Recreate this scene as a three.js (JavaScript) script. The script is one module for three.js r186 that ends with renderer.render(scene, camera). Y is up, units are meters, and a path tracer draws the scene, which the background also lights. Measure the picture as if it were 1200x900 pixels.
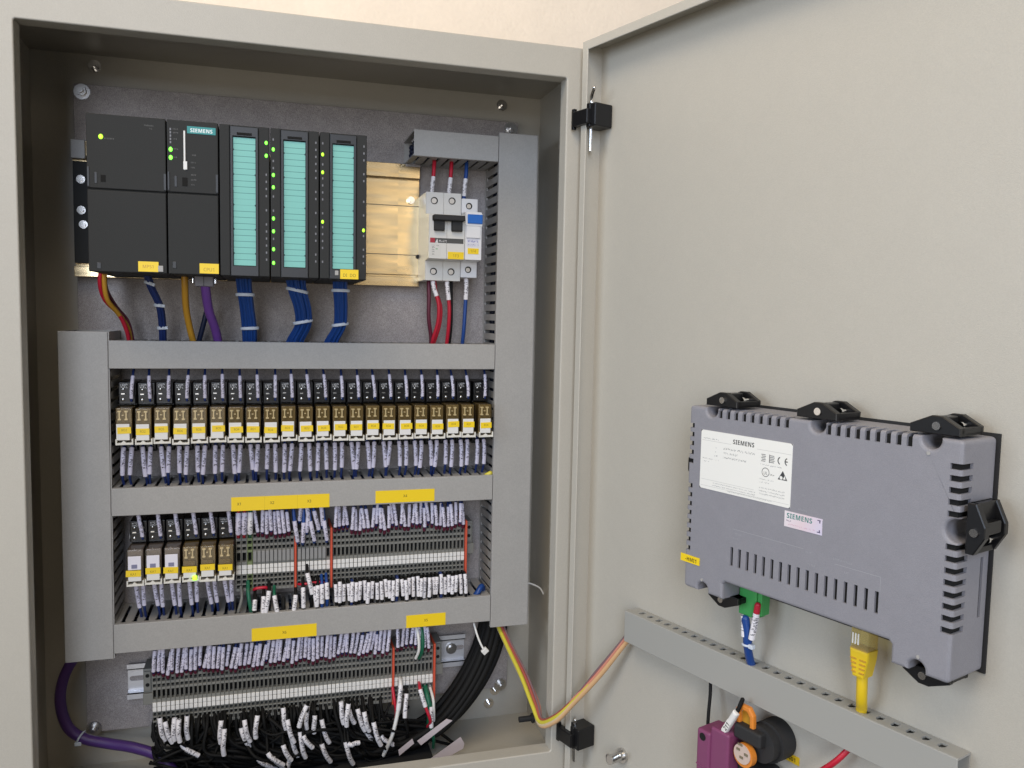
import * as THREE from 'three';
import { RoundedBoxGeometry } from 'three/addons/geometries/RoundedBoxGeometry.js';
import { mergeGeometries } from 'three/addons/utils/BufferGeometryUtils.js';
import { RectAreaLightUniformsLib } from 'three/addons/lights/RectAreaLightUniformsLib.js';
import { Brush, Evaluator, SUBTRACTION } from 'three-bvh-csg';

// ---------------------------------------------------------------- camera, light, exposure
const S = 0.001;                                        // everything below is written in millimetres
const W = 1024, H = 768;
const scene = new THREE.Scene();
const camera = new THREE.PerspectiveCamera(50.02, W / H, 0.02, 30);
camera.position.set(139.55 * S, -156 * S, 734.53 * S);
camera.quaternion.setFromRotationMatrix(new THREE.Matrix4().makeBasis(
  new THREE.Vector3(0.95936, 0.01983, 0.28147), new THREE.Vector3(0.00332, 0.99667, -0.08153), new THREE.Vector3(-0.28215, 0.07915, 0.9561)));
const renderer = new THREE.WebGLRenderer({ antialias: true });
renderer.setSize(W, H);
renderer.toneMapping = THREE.LinearToneMapping;
renderer.toneMappingExposure = 1;
renderer.shadowMap.enabled = true;
renderer.shadowMap.type = THREE.PCFSoftShadowMap;
RectAreaLightUniformsLib.init();
scene.background = new THREE.Color().setRGB(0.07, 0.065, 0.06);       // the dim room behind the photographer
function areaLamp(color, intensity, w, h, from, to) {
  const l = new THREE.RectAreaLight(color, intensity, w, h);
  l.position.set(...from); l.lookAt(...to); scene.add(l); return l;
}
areaLamp(new THREE.Color(1, 0.84, 0.62), 6.2, 1.4, 0.7, [-0.35, 1.25, 0.95], [0.2, -0.2, 0]);            // warm fluorescent fitting on the ceiling
areaLamp(new THREE.Color(0.74, 0.87, 1.04), 5.8, 1.2, 1.4, [-2.4, 0.25, 0.8], [0.5, -0.2, 0.2]);         // daylight from a side window
areaLamp(new THREE.Color(0.8, 0.88, 1.02), 11, 0.8, 0.8, [-0.4, 0.25, 2.9], [0.2, -0.2, 0]);               // daylight from the low window behind the photographer
areaLamp(new THREE.Color(0.72, 0.85, 1.08), 8.5, 0.9, 0.8, [-0.3, 1.15, 2.6], [0.4, -0.2, 0.2]);           // daylight from a window above it
areaLamp(new THREE.Color(1, 0.92, 0.8), 1.9, 2.2, 1.2, [-1.05, -0.85, 3.0], [0.1, -0.2, 0]);               // added fill light, out of view, like bounce off floor and low wall
areaLamp(new THREE.Color(1, 0.86, 0.66), 2.0, 0.5, 0.55, [0.84, 0.27, 2.9], [0.26, -0.06, -0.12]);         // added warm patch light, out of view, to gild the bare rail

// ---------------------------------------------------------------- helpers
let seed = 7;
const rnd = () => { seed = (seed * 1664525 + 1013904223) >>> 0; return seed / 4294967296; };
const rr = (a, b) => a + (b - a) * rnd();
const ORD = ['first', 'second', 'third', 'fourth', 'fifth', 'sixth', 'seventh', 'eighth', 'ninth', 'tenth', 'eleventh', 'twelfth', 'thirteenth', 'fourteenth', 'fifteenth', 'sixteenth', 'seventeenth', 'eighteenth', 'nineteenth', 'twentieth', 'twenty-first', 'twenty-second'];
const used = new Map();
function numbered(name) { const n = used.get(name) ?? 0; used.set(name, n + 1); return n ? name + '_' + String(n).padStart(3, '0') : name; }
const nth = (n) => n + ({ 1: 'st', 2: 'nd', 3: 'rd' }[n % 100 > 10 && n % 100 < 14 ? 0 : n % 10] ?? 'th');
const V = (x, y, z) => new THREE.Vector3(x, y, z);

// geometries, in mm
function bb(x0, x1, y0, y1, z0, z1, r = 0) {
  const w = x1 - x0, h = y1 - y0, d = z1 - z0;
  const g = r ? new RoundedBoxGeometry(w, h, d, 2, Math.min(r, w / 2.01, h / 2.01, d / 2.01)) : new THREE.BoxGeometry(w, h, d);
  return g.translate((x0 + x1) / 2, (y0 + y1) / 2, (z0 + z1) / 2);
}
function cyl(r, h, axis, x, y, z, seg = 14, r2 = r) {
  const g = new THREE.CylinderGeometry(r2, r, h, seg);
  if (axis === 'z') g.rotateX(Math.PI / 2); else if (axis === 'x') g.rotateZ(-Math.PI / 2);
  return g.translate(x, y, z);
}
function ext(pts, depth, { holes = [], bevel = 0, seg = 1 } = {}) {       // outline in x, y; pulled along z
  const s = pts instanceof THREE.Shape ? pts : new THREE.Shape(pts.map((p) => new THREE.Vector2(...p)));
  for (const h of holes) s.holes.push(h instanceof THREE.Path ? h : new THREE.Path(h.map((p) => new THREE.Vector2(...p))));
  return new THREE.ExtrudeGeometry(s, { depth: depth - 2 * bevel, bevelEnabled: bevel > 0, bevelSize: bevel, bevelOffset: -bevel, bevelThickness: bevel, bevelSegments: seg, curveSegments: 10 }).translate(0, 0, bevel);
}
const rect = (x0, x1, y0, y1) => [[x0, y0], [x1, y0], [x1, y1], [x0, y1]];
function tube(pts, r, seg = 0, rad = 8, caps = true) {
  const P = pts.map((p) => (p.isVector3 ? p : V(...p))), c = new THREE.CatmullRomCurve3(P, false, 'centripetal');
  const g = new THREE.TubeGeometry(c, seg || Math.max(4, P.length * 6), r, rad, false);
  if (!caps) return g;
  return join([g, new THREE.SphereGeometry(r * 0.99, rad, 4).translate(...P[0]), new THREE.SphereGeometry(r * 0.99, rad, 4).translate(...P[P.length - 1])]);
}
function join(list) {
  return mergeGeometries(list.map((g) => { const q = g.index ? g.toNonIndexed() : g; for (const k of Object.keys(q.attributes)) if (!['position', 'normal', 'uv'].includes(k)) q.deleteAttribute(k); return q; }));
}
function boxUV(g) {                                      // uv in units of 100 mm, by the main direction of each face
  const p = g.attributes.position, n = g.attributes.normal, uv = new Float32Array(p.count * 2);
  for (let i = 0; i < p.count; i++) {
    const a = Math.abs(n.getX(i)), b = Math.abs(n.getY(i)), c = Math.abs(n.getZ(i));
    const [u, v] = c >= a && c >= b ? [p.getX(i), p.getY(i)] : a >= b ? [p.getZ(i), p.getY(i)] : [p.getX(i), p.getZ(i)];
    uv[2 * i] = u / 100; uv[2 * i + 1] = v / 100;
  }
  g.setAttribute('uv', new THREE.BufferAttribute(uv, 2));
  return g;
}
function geo(list, keepUV = false) {
  let g = Array.isArray(list) ? (list.length > 1 ? join(list) : list[0]) : list;
  if (!keepUV) { g = g.index ? g.toNonIndexed() : g; boxUV(g); }
  return g.scale(S, S, S);
}
function meshOf(name, g, m, parent) {                    // g is finished (metres)
  const o = new THREE.Mesh(g, m); o.name = parent === scene ? numbered(name) : name; o.castShadow = o.receiveShadow = true;
  if (parent && parent !== scene) { const n = parent.children.filter((c) => c.userData.base === name).length; o.userData.base = name; if (n) o.name = name + '_' + String(n).padStart(3, '0'); }
  parent?.add(o); return o;
}
const obj = (name, list, m, parent = scene, keepUV = false) => meshOf(name, geo(list, keepUV), m, parent);
function tag(o, label, category, group) { o.userData.label = label; o.userData.category = category; if (group) o.userData.group = group; return o; }
function thing(name, label, category, [x, y, z] = [0, 0, 0], group) {
  const o = new THREE.Group(); o.name = numbered(name); o.position.set(x * S, y * S, z * S); scene.add(o);
  return tag(o, label, category, group);
}
function dup(src, [x, y, z], label, group) {
  const c = src.clone(); c.name = numbered(src.name.replace(/_\d{3}$/, '')); c.position.set(x * S, y * S, z * S); scene.add(c);
  c.userData = { ...src.userData }; if (label) c.userData.label = label; if (group) c.userData.group = group;
  return c;
}
// the open door's own axes: s away from the hinge, y up, n off its inner face
const HX = 423.8, HZ = 28, DA = 1.25666;
const ds = V(Math.cos(DA), 0, Math.sin(DA)), dn = V(-Math.sin(DA), 0, Math.cos(DA));
const onDoor = (s, y, n) => [HX + s * ds.x + n * dn.x, y, HZ + s * ds.z + n * dn.z];
function doorThing(name, label, category, s, y, n, group) { const o = thing(name, label, category, onDoor(s, y, n), group); o.rotation.y = -DA; return o; }

// ---------------------------------------------------------------- textures and materials
function noiseTex(n, fn, srgb = false) {
  const d = new Uint8Array(n * n * 4);
  for (let y = 0; y < n; y++) for (let x = 0; x < n; x++) { const v = fn(x, y), i = (y * n + x) * 4; const c = Array.isArray(v) ? v : [v, v, v]; d[i] = c[0]; d[i + 1] = c[1]; d[i + 2] = c[2]; d[i + 3] = 255; }
  const t = new THREE.DataTexture(d, n, n); t.wrapS = t.wrapT = THREE.RepeatWrapping; t.magFilter = t.minFilter = THREE.LinearFilter; if (srgb) t.colorSpace = THREE.SRGBColorSpace; t.needsUpdate = true; return t;
}
function valueNoise(n, cells) {                          // tiling smooth noise, 0..1
  const g = Array.from({ length: cells * cells }, rnd), f = (t) => t * t * (3 - 2 * t), at = (i, j) => g[((j + cells) % cells) * cells + ((i + cells) % cells)];
  const out = new Float32Array(n * n);
  for (let y = 0; y < n; y++) for (let x = 0; x < n; x++) {
    const u = (x / n) * cells, v = (y / n) * cells, i = Math.floor(u), j = Math.floor(v), a = f(u - i), b = f(v - j);
    out[y * n + x] = (at(i, j) * (1 - a) + at(i + 1, j) * a) * (1 - b) + (at(i, j + 1) * (1 - a) + at(i + 1, j + 1) * a) * b;
  }
  return out;
}
const n8 = valueNoise(512, 8), n32 = valueNoise(512, 32), n96 = valueNoise(512, 96), n170 = valueNoise(512, 170);
const clamp8 = (v) => Math.max(0, Math.min(255, v));
const peel = noiseTex(512, (x, y) => clamp8(255 * (0.55 * n96[y * 512 + x] + 0.45 * n170[y * 512 + x])));     // orange-peel of powder coat
const mottle = (base, amp, speck = 0) => noiseTex(512, (x, y) => { const i = y * 512 + x, k = 1 + amp * (n8[i] * 0.6 + n32[i] * 0.4 - 0.5) * 2 + speck * (n170[i] - 0.5) * 2; return base.map((c) => clamp8(c * k)); }, true);
const streak = noiseTex(256, (x, y) => { const k = 0.94 + 0.07 * n32[(y * 2) * 512 + (x >> 3)] + 0.08 * (n8[y * 1024 + x * 2] - 0.5); return [230, 207, 164].map((c) => clamp8(c * k)); }, true);
const streakRough = noiseTex(256, (x, y) => clamp8(150 + 105 * n32[(y * 2) * 512 + (x >> 2)]));
const rep = (t, k) => { const c = t.clone(); c.repeat.set(k, k); c.needsUpdate = true; return c; };
const std = (o) => new THREE.MeshStandardMaterial(o);
const phy = (o) => new THREE.MeshPhysicalMaterial(o);
const col = (r, g, b) => new THREE.Color().setRGB(r, g, b);
const M = {
  wall: std({ map: rep(mottle([246, 232, 214], 0.02, 0.006), 0.2), roughness: 0.95, bumpMap: rep(peel, 0.3), bumpScale: 0.00025 }),
  paint: std({ map: mottle([185, 180, 169], 0.006, 0.014), roughness: 0.42, bumpMap: rep(peel, 2.6), bumpScale: 0.00009 }),
  plate: std({ map: rep(mottle([161, 154, 152], 0.045, 0.17), 1.5), roughness: 0.5, metalness: 0.15, bumpMap: rep(peel, 2.2), bumpScale: 0.0003 }),
  duct: std({ map: rep(mottle([165, 163, 160], 0.015, 0.03), 0.8), roughness: 0.45 }),
  doorDuct: std({ color: col(0.36, 0.355, 0.33), roughness: 0.5 }),
  black: phy({ color: col(0.009, 0.009, 0.01), roughness: 0.3, specularIntensity: 0.7 }),
  matt: std({ color: col(0.02, 0.02, 0.021), roughness: 0.7 }),
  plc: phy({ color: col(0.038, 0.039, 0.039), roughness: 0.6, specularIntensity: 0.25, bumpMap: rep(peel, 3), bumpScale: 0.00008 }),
  plcDark: std({ color: col(0.022, 0.023, 0.026), roughness: 0.45 }),
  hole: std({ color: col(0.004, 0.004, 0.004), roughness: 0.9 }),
  zinc: std({ color: col(0.62, 0.61, 0.6), roughness: 0.32, metalness: 1 }),
  chrome: std({ color: col(0.78, 0.77, 0.76), roughness: 0.16, metalness: 1 }),
  warmTintAluminium: std({ map: streak, roughness: 0.27, metalness: 0.95, roughnessMap: streakRough }),  // aluminium, with the warm room reflection tinted into its colour
  rail: std({ color: col(0.8, 0.8, 0.83), roughness: 0.42, metalness: 0.55 }),
  white: std({ color: col(0.78, 0.77, 0.75), roughness: 0.4 }),
  breaker: std({ color: col(0.7, 0.69, 0.66), roughness: 0.4 }),
  breakerWhite: std({ color: col(0.8, 0.8, 0.82), roughness: 0.4 }),
  blueKey: std({ color: col(0.01, 0.14, 0.55), roughness: 0.35 }),
  terminal: std({ color: col(0.2, 0.2, 0.185), roughness: 0.55 }),
  terminalPe: std({ color: col(0.17, 0.215, 0.1), roughness: 0.5 }),
  plug: std({ color: col(0.27, 0.27, 0.27), roughness: 0.5 }),
  orange: std({ color: col(0.6, 0.085, 0.04), roughness: 0.5 }),
  navy: std({ color: col(0.012, 0.03, 0.14), roughness: 0.42 }),
  blue: std({ color: col(0.012, 0.06, 0.26), roughness: 0.4 }),
  deepBlue: std({ color: col(0.006, 0.013, 0.045), roughness: 0.45 }),
  red: std({ color: col(0.5, 0.012, 0.035), roughness: 0.4 }),
  crimson: std({ color: col(0.11, 0.014, 0.035), roughness: 0.45 }),
  yellow: std({ color: col(0.8, 0.55, 0.015), roughness: 0.4 }),
  amberWire: std({ color: col(0.58, 0.3, 0.03), roughness: 0.4 }),
  greenYellow: std({ color: col(0.6, 0.52, 0.05), roughness: 0.4 }),
  green: std({ color: col(0.01, 0.13, 0.07), roughness: 0.4 }),
  plugGreen: std({ color: col(0.05, 0.33, 0.08), roughness: 0.42 }),
  peachPink: std({ color: col(0.6, 0.24, 0.17), roughness: 0.5 }), rust: std({ color: col(0.36, 0.08, 0.06), roughness: 0.5 }),
  discFace: std({ color: col(0.6, 0.47, 0.4), roughness: 0.5 }),
  legend: std({ color: col(0.34, 0.34, 0.37), roughness: 0.6 }),
  printGrey: std({ color: col(0.17, 0.17, 0.17), roughness: 0.6 }),
  brownGrey: std({ color: col(0.2, 0.12, 0.13), roughness: 0.5 }),
  screw: std({ color: col(0.5, 0.5, 0.5), roughness: 0.24, metalness: 1 }),
  peach: std({ color: col(0.66, 0.4, 0.2), roughness: 0.45 }),
  beige: std({ color: col(0.6, 0.47, 0.3), roughness: 0.45 }),
  violet: std({ color: col(0.16, 0.06, 0.32), roughness: 0.42 }),
  darkViolet: std({ color: col(0.075, 0.03, 0.17), roughness: 0.42 }),
  wireBlack: phy({ color: col(0.007, 0.007, 0.007), roughness: 0.7, specularIntensity: 0.5 }),
  magenta: std({ color: col(0.21, 0.05, 0.13), roughness: 0.5 }),
  orangeKey: std({ color: col(0.72, 0.24, 0.03), roughness: 0.45 }),
  hmi: std({ map: rep(mottle([140, 139, 146], 0.015, 0.025), 1.5), roughness: 0.55, bumpMap: rep(peel, 3), bumpScale: 0.0001 }),
  paper: std({ color: col(0.62, 0.54, 0.56), roughness: 0.8 }),
  amber: phy({ color: col(0.8, 0.72, 0.54), roughness: 0.1, transmission: 1, thickness: 0, ior: 1.45 }),
  clear: phy({ color: col(0.92, 0.82, 0.45), roughness: 0.1, transmission: 0.85, thickness: 0, ior: 1.45 }),
  relayCore: std({ color: col(0.2, 0.165, 0.105), roughness: 0.6 }),
  contact: std({ color: col(0.92, 0.9, 0.86), roughness: 0.35, metalness: 0.1 }),
  coil: std({ color: col(0.22, 0.22, 0.34), roughness: 0.5 }),
  coilWhite: std({ color: col(0.8, 0.78, 0.86), roughness: 0.35 }),
  cream: std({ color: col(0.74, 0.72, 0.66), roughness: 0.5 }),
  tie: std({ color: col(0.6, 0.66, 0.75), roughness: 0.4 }),
  ledGreen: std({ color: col(0.1, 0.5, 0.05), emissive: col(0.16, 1, 0.05), emissiveIntensity: 3, roughness: 0.3 }),
  ledYellow: std({ color: col(0.3, 0.5, 0.05), emissive: col(0.42, 1, 0.03), emissiveIntensity: 1.7, roughness: 0.3 }),
  ledOff: std({ color: col(0.2, 0.2, 0.22), roughness: 0.5 }),
};
// flat print: a canvas laid on a thin plate
function printed(w, h, k, draw, opt = {}) {
  const c = document.createElement('canvas'); c.width = Math.round(w * k); c.height = Math.round(h * k);
  const x = c.getContext('2d'); x.scale(k, k); draw(x, w, h);
  const t = new THREE.CanvasTexture(c); t.colorSpace = THREE.SRGBColorSpace; t.anisotropy = 8;
  return std({ map: t, roughness: 0.45, ...opt });
}
const text = (x, s, px, py, size, fill, weight = '', align = 'center') => { x.font = `${weight} ${size}px sans-serif`; x.fillStyle = fill; x.textAlign = align; x.textBaseline = 'middle'; x.fillText(s, px, py); };
const scrawl = (x, px, py, w, size, fill, density = 0.75) => { x.fillStyle = fill; for (let u = 0; u < w; u += size * 0.62) if (rnd() < density) { for (let q = 0; q < 3; q++) x.fillRect(px + u + rr(0, size * 0.35), py + rr(-0.5, 0.3) * size, size * rr(0.1, 0.4), size * rr(0.12, 0.5)); } };
const plateGeo = (w, h, x, y, z, t = 0.3) => new THREE.BoxGeometry(w, h, t).translate(x, y, z + t / 2);
function sticker(name, parent, w, h, x, y, z, mat, t = 0.3) { return obj(name, plateGeo(w, h, x, y, z, t), mat, parent, true); }
const YEL = '#f6d31a';
const yellowTag = (w, h, s, size, fill = '#5a4a10', weight = '') => printed(w, h, 12, (x) => { x.fillStyle = YEL; x.fillRect(0, 0, w, h); text(x, s, w / 2, h / 2 + 0.2, size, fill, weight); });
const sleevePrints = [0, 1, 2, 3].map(() => { const m = printed(32, 8, 6, (x) => { x.fillStyle = '#e9e6ea'; x.fillRect(0, 0, 32, 8); for (const v of [1.3, 4, 6.7]) scrawl(x, rr(3, 7), v, rr(15, 22), 2.1, 'rgba(28,28,38,.85)', 0.85); }, { roughness: 0.5 }); return m; });
const sleeveLilac = sleevePrints.map((m) => { const c = m.clone(); c.color = col(0.8, 0.79, 0.92); return c; });

// ---------------------------------------------------------------- the wall behind
const wall = obj('wall', bb(-1500, 2600, -1500, 1700, -190, -150), M.wall);
wall.userData.kind = 'structure'; wall.userData.label = 'cream plastered wall that the cabinet hangs on';

// ---------------------------------------------------------------- cabinet: box, mounting plate, door
const X0 = -75, X1 = 427, Y0 = -614, Y1 = 86, ZF = 25, ZB = -148;
const cab = thing('electrical_cabinet', 'grey steel wall cabinet with its door swung open to the right', 'cabinet', [176, Y0, ZB]);
const inCab = (g) => g.translate(-176, -Y0, -ZB);
const cpart = (name, list, m, parent = cab) => obj(name, inCab(join(list)), m, parent);
cpart('back_panel', [bb(X0 + 1.5, X1 - 1.5, Y0 + 1.5, Y1 - 1.5, ZB, ZB + 1.5)], M.paint);
cpart('side_panel', [bb(X0, X0 + 1.5, Y0, Y1, ZB, ZF - 3)], M.paint);
cpart('side_panel', [bb(X1 - 1.5, X1, Y0, Y1, ZB, ZF - 3)], M.paint);
cpart('top_panel', [bb(X0 + 1.5, X1 - 1.5, Y1 - 1.5, Y1, ZB, ZF - 3)], M.paint);
cpart('floor_panel', [bb(X0 + 1.5, X1 - 1.5, Y0, Y0 + 1.5, ZB, ZF - 3)], M.paint);
{
  const OX0 = -42.4, OX1 = 394.6, OY0 = -565.5, OY1 = 59, roundRect = (P, x0, x1, y0, y1, r) => { P.moveTo(x0 + r, y0); P.lineTo(x1 - r, y0); P.absarc(x1 - r, y0 + r, r, -Math.PI / 2, 0); P.lineTo(x1, y1 - r); P.absarc(x1 - r, y1 - r, r, 0, Math.PI / 2); P.lineTo(x0 + r, y1); P.absarc(x0 + r, y1 - r, r, Math.PI / 2, Math.PI); P.lineTo(x0, y0 + r); P.absarc(x0 + r, y0 + r, r, Math.PI, Math.PI * 1.5); return P; };
  const face = ext(roundRect(new THREE.Shape(), X0, X1, Y0, Y1, 2.5), 3, { holes: [roundRect(new THREE.Path(), OX0, OX1, OY0, OY1, 2)], bevel: 1.2, seg: 4 }).translate(0, 0, ZF - 3);
  const t = 1.5, zi = ZF - 16;                            // the edges of the opening turn inward
  cpart('front_frame', [face, bb(OX0 - t, OX0, OY0, OY1, zi, ZF - 2), bb(OX1, OX1 + t, OY0, OY1, zi, ZF - 2), bb(OX0 - t, OX1 + t, OY1, OY1 + t, zi, ZF - 2), bb(OX0 - t, OX1 + t, OY0 - t, OY0, zi, ZF - 2)], M.paint);
}
const plate = cpart('mounting_plate', [bb(-34.5, 396, -571.5, 53.5, -132.5, -131, 0.5)], M.plate);
function bolt(x, y, z, r, parent, mat = M.zinc) {        // hexagon bolt with washer facing the viewer
  const g = [cyl(r * 1.55, 1.2, 'z', x, y, z + 0.6, 20), new THREE.CylinderGeometry(r, r, r * 0.9, 6).rotateX(Math.PI / 2).rotateZ(0.3).translate(x, y, z + 1.2 + r * 0.45), cyl(r * 0.5, r * 0.9, 'z', x, y, z + 1.2 + r * 1.2, 12)];
  return obj('bolt', inCab(join(g)), mat, parent);
}
for (const [x, y] of [[-27, 46], [387.5, 46], [-28, -567], [388, -568]]) bolt(x, y, -131, 4.6, cab);
for (const [x, y] of [[-18.5, 78], [381.5, 78], [379, -592], [386, -577]]) bolt(x, y - 4, -146.4, 3.8, cab, M.chrome);
// earth studs on the cabinet floor
cpart('earth_stud', [cyl(3, 14, 'x', 396, -575, -60), cyl(5, 3, 'x', 404, -575, -60, 6)], M.matt);
cpart('grommet_plate', [bb(40, 300, -612.5, -608, -120, -20, 1)], M.matt);

const door = new THREE.Mesh(geo([bb(2, 500, -613, 87, -1.5, 0),
  bb(2, 3.5, -613, 87, 0, 19.5), bb(2, 500, 85.5, 87, 0, 19.5)]), M.paint);
door.name = 'door'; cab.add(door);
door.position.set((HX - 176) * S, -Y0 * S, (HZ - ZB) * S); door.rotation.y = -DA; door.castShadow = door.receiveShadow = true;
obj('door_rim', [bb(1.6, 9, -613.4, 87.4, 19.5, 21, 0.7), bb(8, 500, 79.5, 87.4, 19.5, 20.9, 0.7)], M.paint, door);
function hinge(y, bent) {
  const h = obj('hinge', [bb(3, 20, y - 10, y + 10, 0.2, 20, 1.2), bb(-6, 15, y - 8, y + 5, 19, 25, 1), bb(-8, -4.5, y - 10, y + 8, 20.5, 24, 0.5), bb(9, 14, y - 10.4, y + 10.4, 18, 21.2, 1)], M.black, door);
  obj('hinge_pin', bent ? [tube([[10, y - 30, 16], [10, y + 13, 16], [11, y + 16, 17], [18, y + 22, 20]], 1.6, 30, 10)] : [tube([[10, y - 24, 16], [10, y + 15, 16]], 1.7, 4, 10)], M.chrome, h);
}
hinge(23, true); hinge(-543, false);
obj('earth_stud', [cyl(4, 16, 'z', 59, -544, 8), tube([[51, -546, 10], [56, -548, 13], [62, -542, 13], [66, -538, 10]], 2.6, 12, 8), cyl(6.5, 2, 'z', 59, -544, 1.2, 18)], M.zinc, door);

// ---------------------------------------------------------------- cable ducts
function slotHole(c, a, b, w, wide) {                     // dumb-bell slot from depth a to depth b, centred on c
  const m = b - wide * 1.4;
  return [[c - w / 2, a], [c + w / 2, a], [c + w / 2, m], [c + wide / 2, m + wide * 0.35], [c + wide / 2, b], [c - wide / 2, b], [c - wide / 2, m + wide * 0.35], [c - w / 2, m]];
}
function wallX(x0, x1, y, z0, z1) {                       // slotted wall of a horizontal duct
  const holes = []; for (let c = x0 + 7; c < x1 - 5; c += 10) holes.push(slotHole(c, z0 + 6, z1 - 4, 3, 4.6));
  return ext(rect(x0, x1, z0, z1), 1.4, { holes }).rotateX(Math.PI / 2).translate(0, y + 0.7, 0);
}
function wallY(y0, y1, x, z0, z1) {
  const holes = []; for (let c = y0 + 7; c < y1 - 5; c += 10) holes.push(slotHole(c, z0 + 6, z1 - 4, 3.4, 5));
  return ext(rect(y0, y1, z0, z1), 1.4, { holes }).rotateX(Math.PI / 2).rotateZ(Math.PI / 2).translate(x + 0.7, 0, 0).translate(0, 0, 0);
}
const ZP = -131, ZD = -70;
function ductH(label, x0, x1, y0, y1) {
  const t = thing('cable_duct', label, 'cable duct', [x0, y0, ZP]), L = (g) => g.translate(-x0, -y0, -ZP);
  obj('duct_base', [L(bb(x0, x1, y0 + 1.2, y1 - 1.2, ZP + 0.2, ZP + 1.6))], M.duct, t);
  obj('slotted_wall', [L(wallX(x0, x1, y0 + 0.9, ZP + 0.2, ZD - 1.6))], M.duct, t); obj('slotted_wall', [L(wallX(x0, x1, y1 - 0.9, ZP + 0.2, ZD - 1.6))], M.duct, t);
  obj('duct_lid', [L(bb(x0 + 0.3, x1 - 0.3, y0 - 0.3, y1 + 0.3, ZD - 1.5, ZD, 0.6)), L(bb(x0 + 0.3, x1 - 0.3, y0 - 0.4, y0 + 0.3, ZD - 5, ZD - 1)), L(bb(x0 + 0.3, x1 - 0.3, y1 - 0.3, y1 + 0.4, ZD - 5, ZD - 1))], M.duct, t);
  return t;
}
function ductV(label, x0, x1, y0, y1) {
  const t = thing('cable_duct', label, 'cable duct', [x0, y0, ZP]), L = (g) => g.translate(-x0, -y0, -ZP);
  obj('duct_base', [L(bb(x0 + 1.2, x1 - 1.2, y0, y1, ZP + 0.2, ZP + 1.6))], M.duct, t);
  obj('slotted_wall', [L(wallY(y0, y1, x0 + 0.9, ZP + 0.2, ZD - 1.6))], M.duct, t); obj('slotted_wall', [L(wallY(y0, y1, x1 - 0.9, ZP + 0.2, ZD - 1.6))], M.duct, t);
  obj('duct_lid', [L(bb(x0 - 0.3, x1 + 0.3, y0, y1, ZD - 1.5, ZD, 0.6)), L(bb(x0 - 0.4, x0 + 0.3, y0, y1, ZD - 5, ZD - 1)), L(bb(x1 - 0.3, x1 + 0.4, y0, y1, ZD - 5, ZD - 1))], M.duct, t);
  return t;
}
ductV('wide grey vertical cable duct at the left of the relay rows', -38.6, 0.8, -474.5, -174.6);
ductV('long grey vertical cable duct beside the right cabinet wall', 359.3, 398.6, -477, 28);
ductH('short grey cable duct above the circuit breakers', 273.4, 358.7, -0.5, 24);
ductH('grey horizontal cable duct between controller and upper relay row', 1.2, 358.7, -207.3, -182.8);
ductH('grey horizontal cable duct below the upper relay row', 1.2, 358.7, -341.4, -316.6);
ductH('grey horizontal cable duct below the six lower relays', 1.2, 358.7, -469.6, -443);

// the ducts are full of wires: dark mass behind the slots
function ductFill(label, horizontal, a0, a1, b0, b1) {
  const list = []; for (let i = 0; i < 9; i++) { const z = ZP + 12 + (i % 3) * 17 + rr(-2, 2), b = b0 + (b1 - b0) * (0.22 + 0.28 * Math.floor(i / 3)) + rr(-1, 1), p = [0, 0.2, 0.4, 0.6, 0.8, 1].map((f) => { const u = a0 + (a1 - a0) * f, v = b + rr(-1.5, 1.5); return horizontal ? [u, v, z + rr(-2, 2)] : [v, u, z + rr(-2, 2)]; }); list.push(tube(p, 3.4, 24, 6)); }
  const o = obj('duct_wires', list, M.deepBlue); o.userData.kind = 'stuff'; o.userData.label = label;
}
ductFill('dark wires filling the left vertical duct', false, -468, -180, -36, -1.5); ductFill('dark wires filling the right vertical duct', false, -470, 20, 361.5, 396.5);
ductFill('dark wires filling the short top duct', true, 280, 356, 2.5, 21.5); ductFill('dark wires filling the duct above the upper relays', true, 6, 354, -204.5, -185.5);
ductFill('dark wires filling the duct below the upper relays', true, 6, 354, -338.5, -319.5); ductFill('dark wires filling the lowest duct', true, 6, 354, -466.5, -446);

// yellow designation strips stuck on the duct lids
function strip(label, x0, x1, y0, y1, marks) {
  const w = x1 - x0, h = y1 - y0, m = printed(w, h, 6, (x) => { x.fillStyle = YEL; x.fillRect(0, 0, w, h); for (const [s, u] of marks) text(x, s, u * w, h * 0.52, 3.6, '#4a4013'); x.strokeStyle = 'rgba(150,120,10,.35)'; x.lineWidth = 0.25; for (let i = 1; i < marks.length; i++) { x.beginPath(); x.moveTo((w * i) / marks.length, 0); x.lineTo((w * i) / marks.length, h); x.stroke(); } });
  const o = obj('label_strip', plateGeo(w, h, 0, 0, 0), m, scene, true); o.position.set((x0 + x1) / 2 * S, (y0 + y1) / 2 * S, (ZD + 0.02) * S);
  tag(o, label, 'label');
}
strip('long yellow label strip marked X1 X2 X3', 104.3, 194.6, -341.8, -328.6, [['X1', 0.08], ['X2', 0.41], ['X3', 0.79]]);
strip('yellow label strip marked X4', 239, 297.9, -340.2, -327.9, [['X4', 0.5]]);
strip('yellow label strip marked X6', 122, 182.6, -469.2, -456.8, [['X6', 0.5]]);
strip('yellow label strip marked X5', 270.7, 311, -469.4, -456.6, [['X5', 0.5]]);

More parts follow.
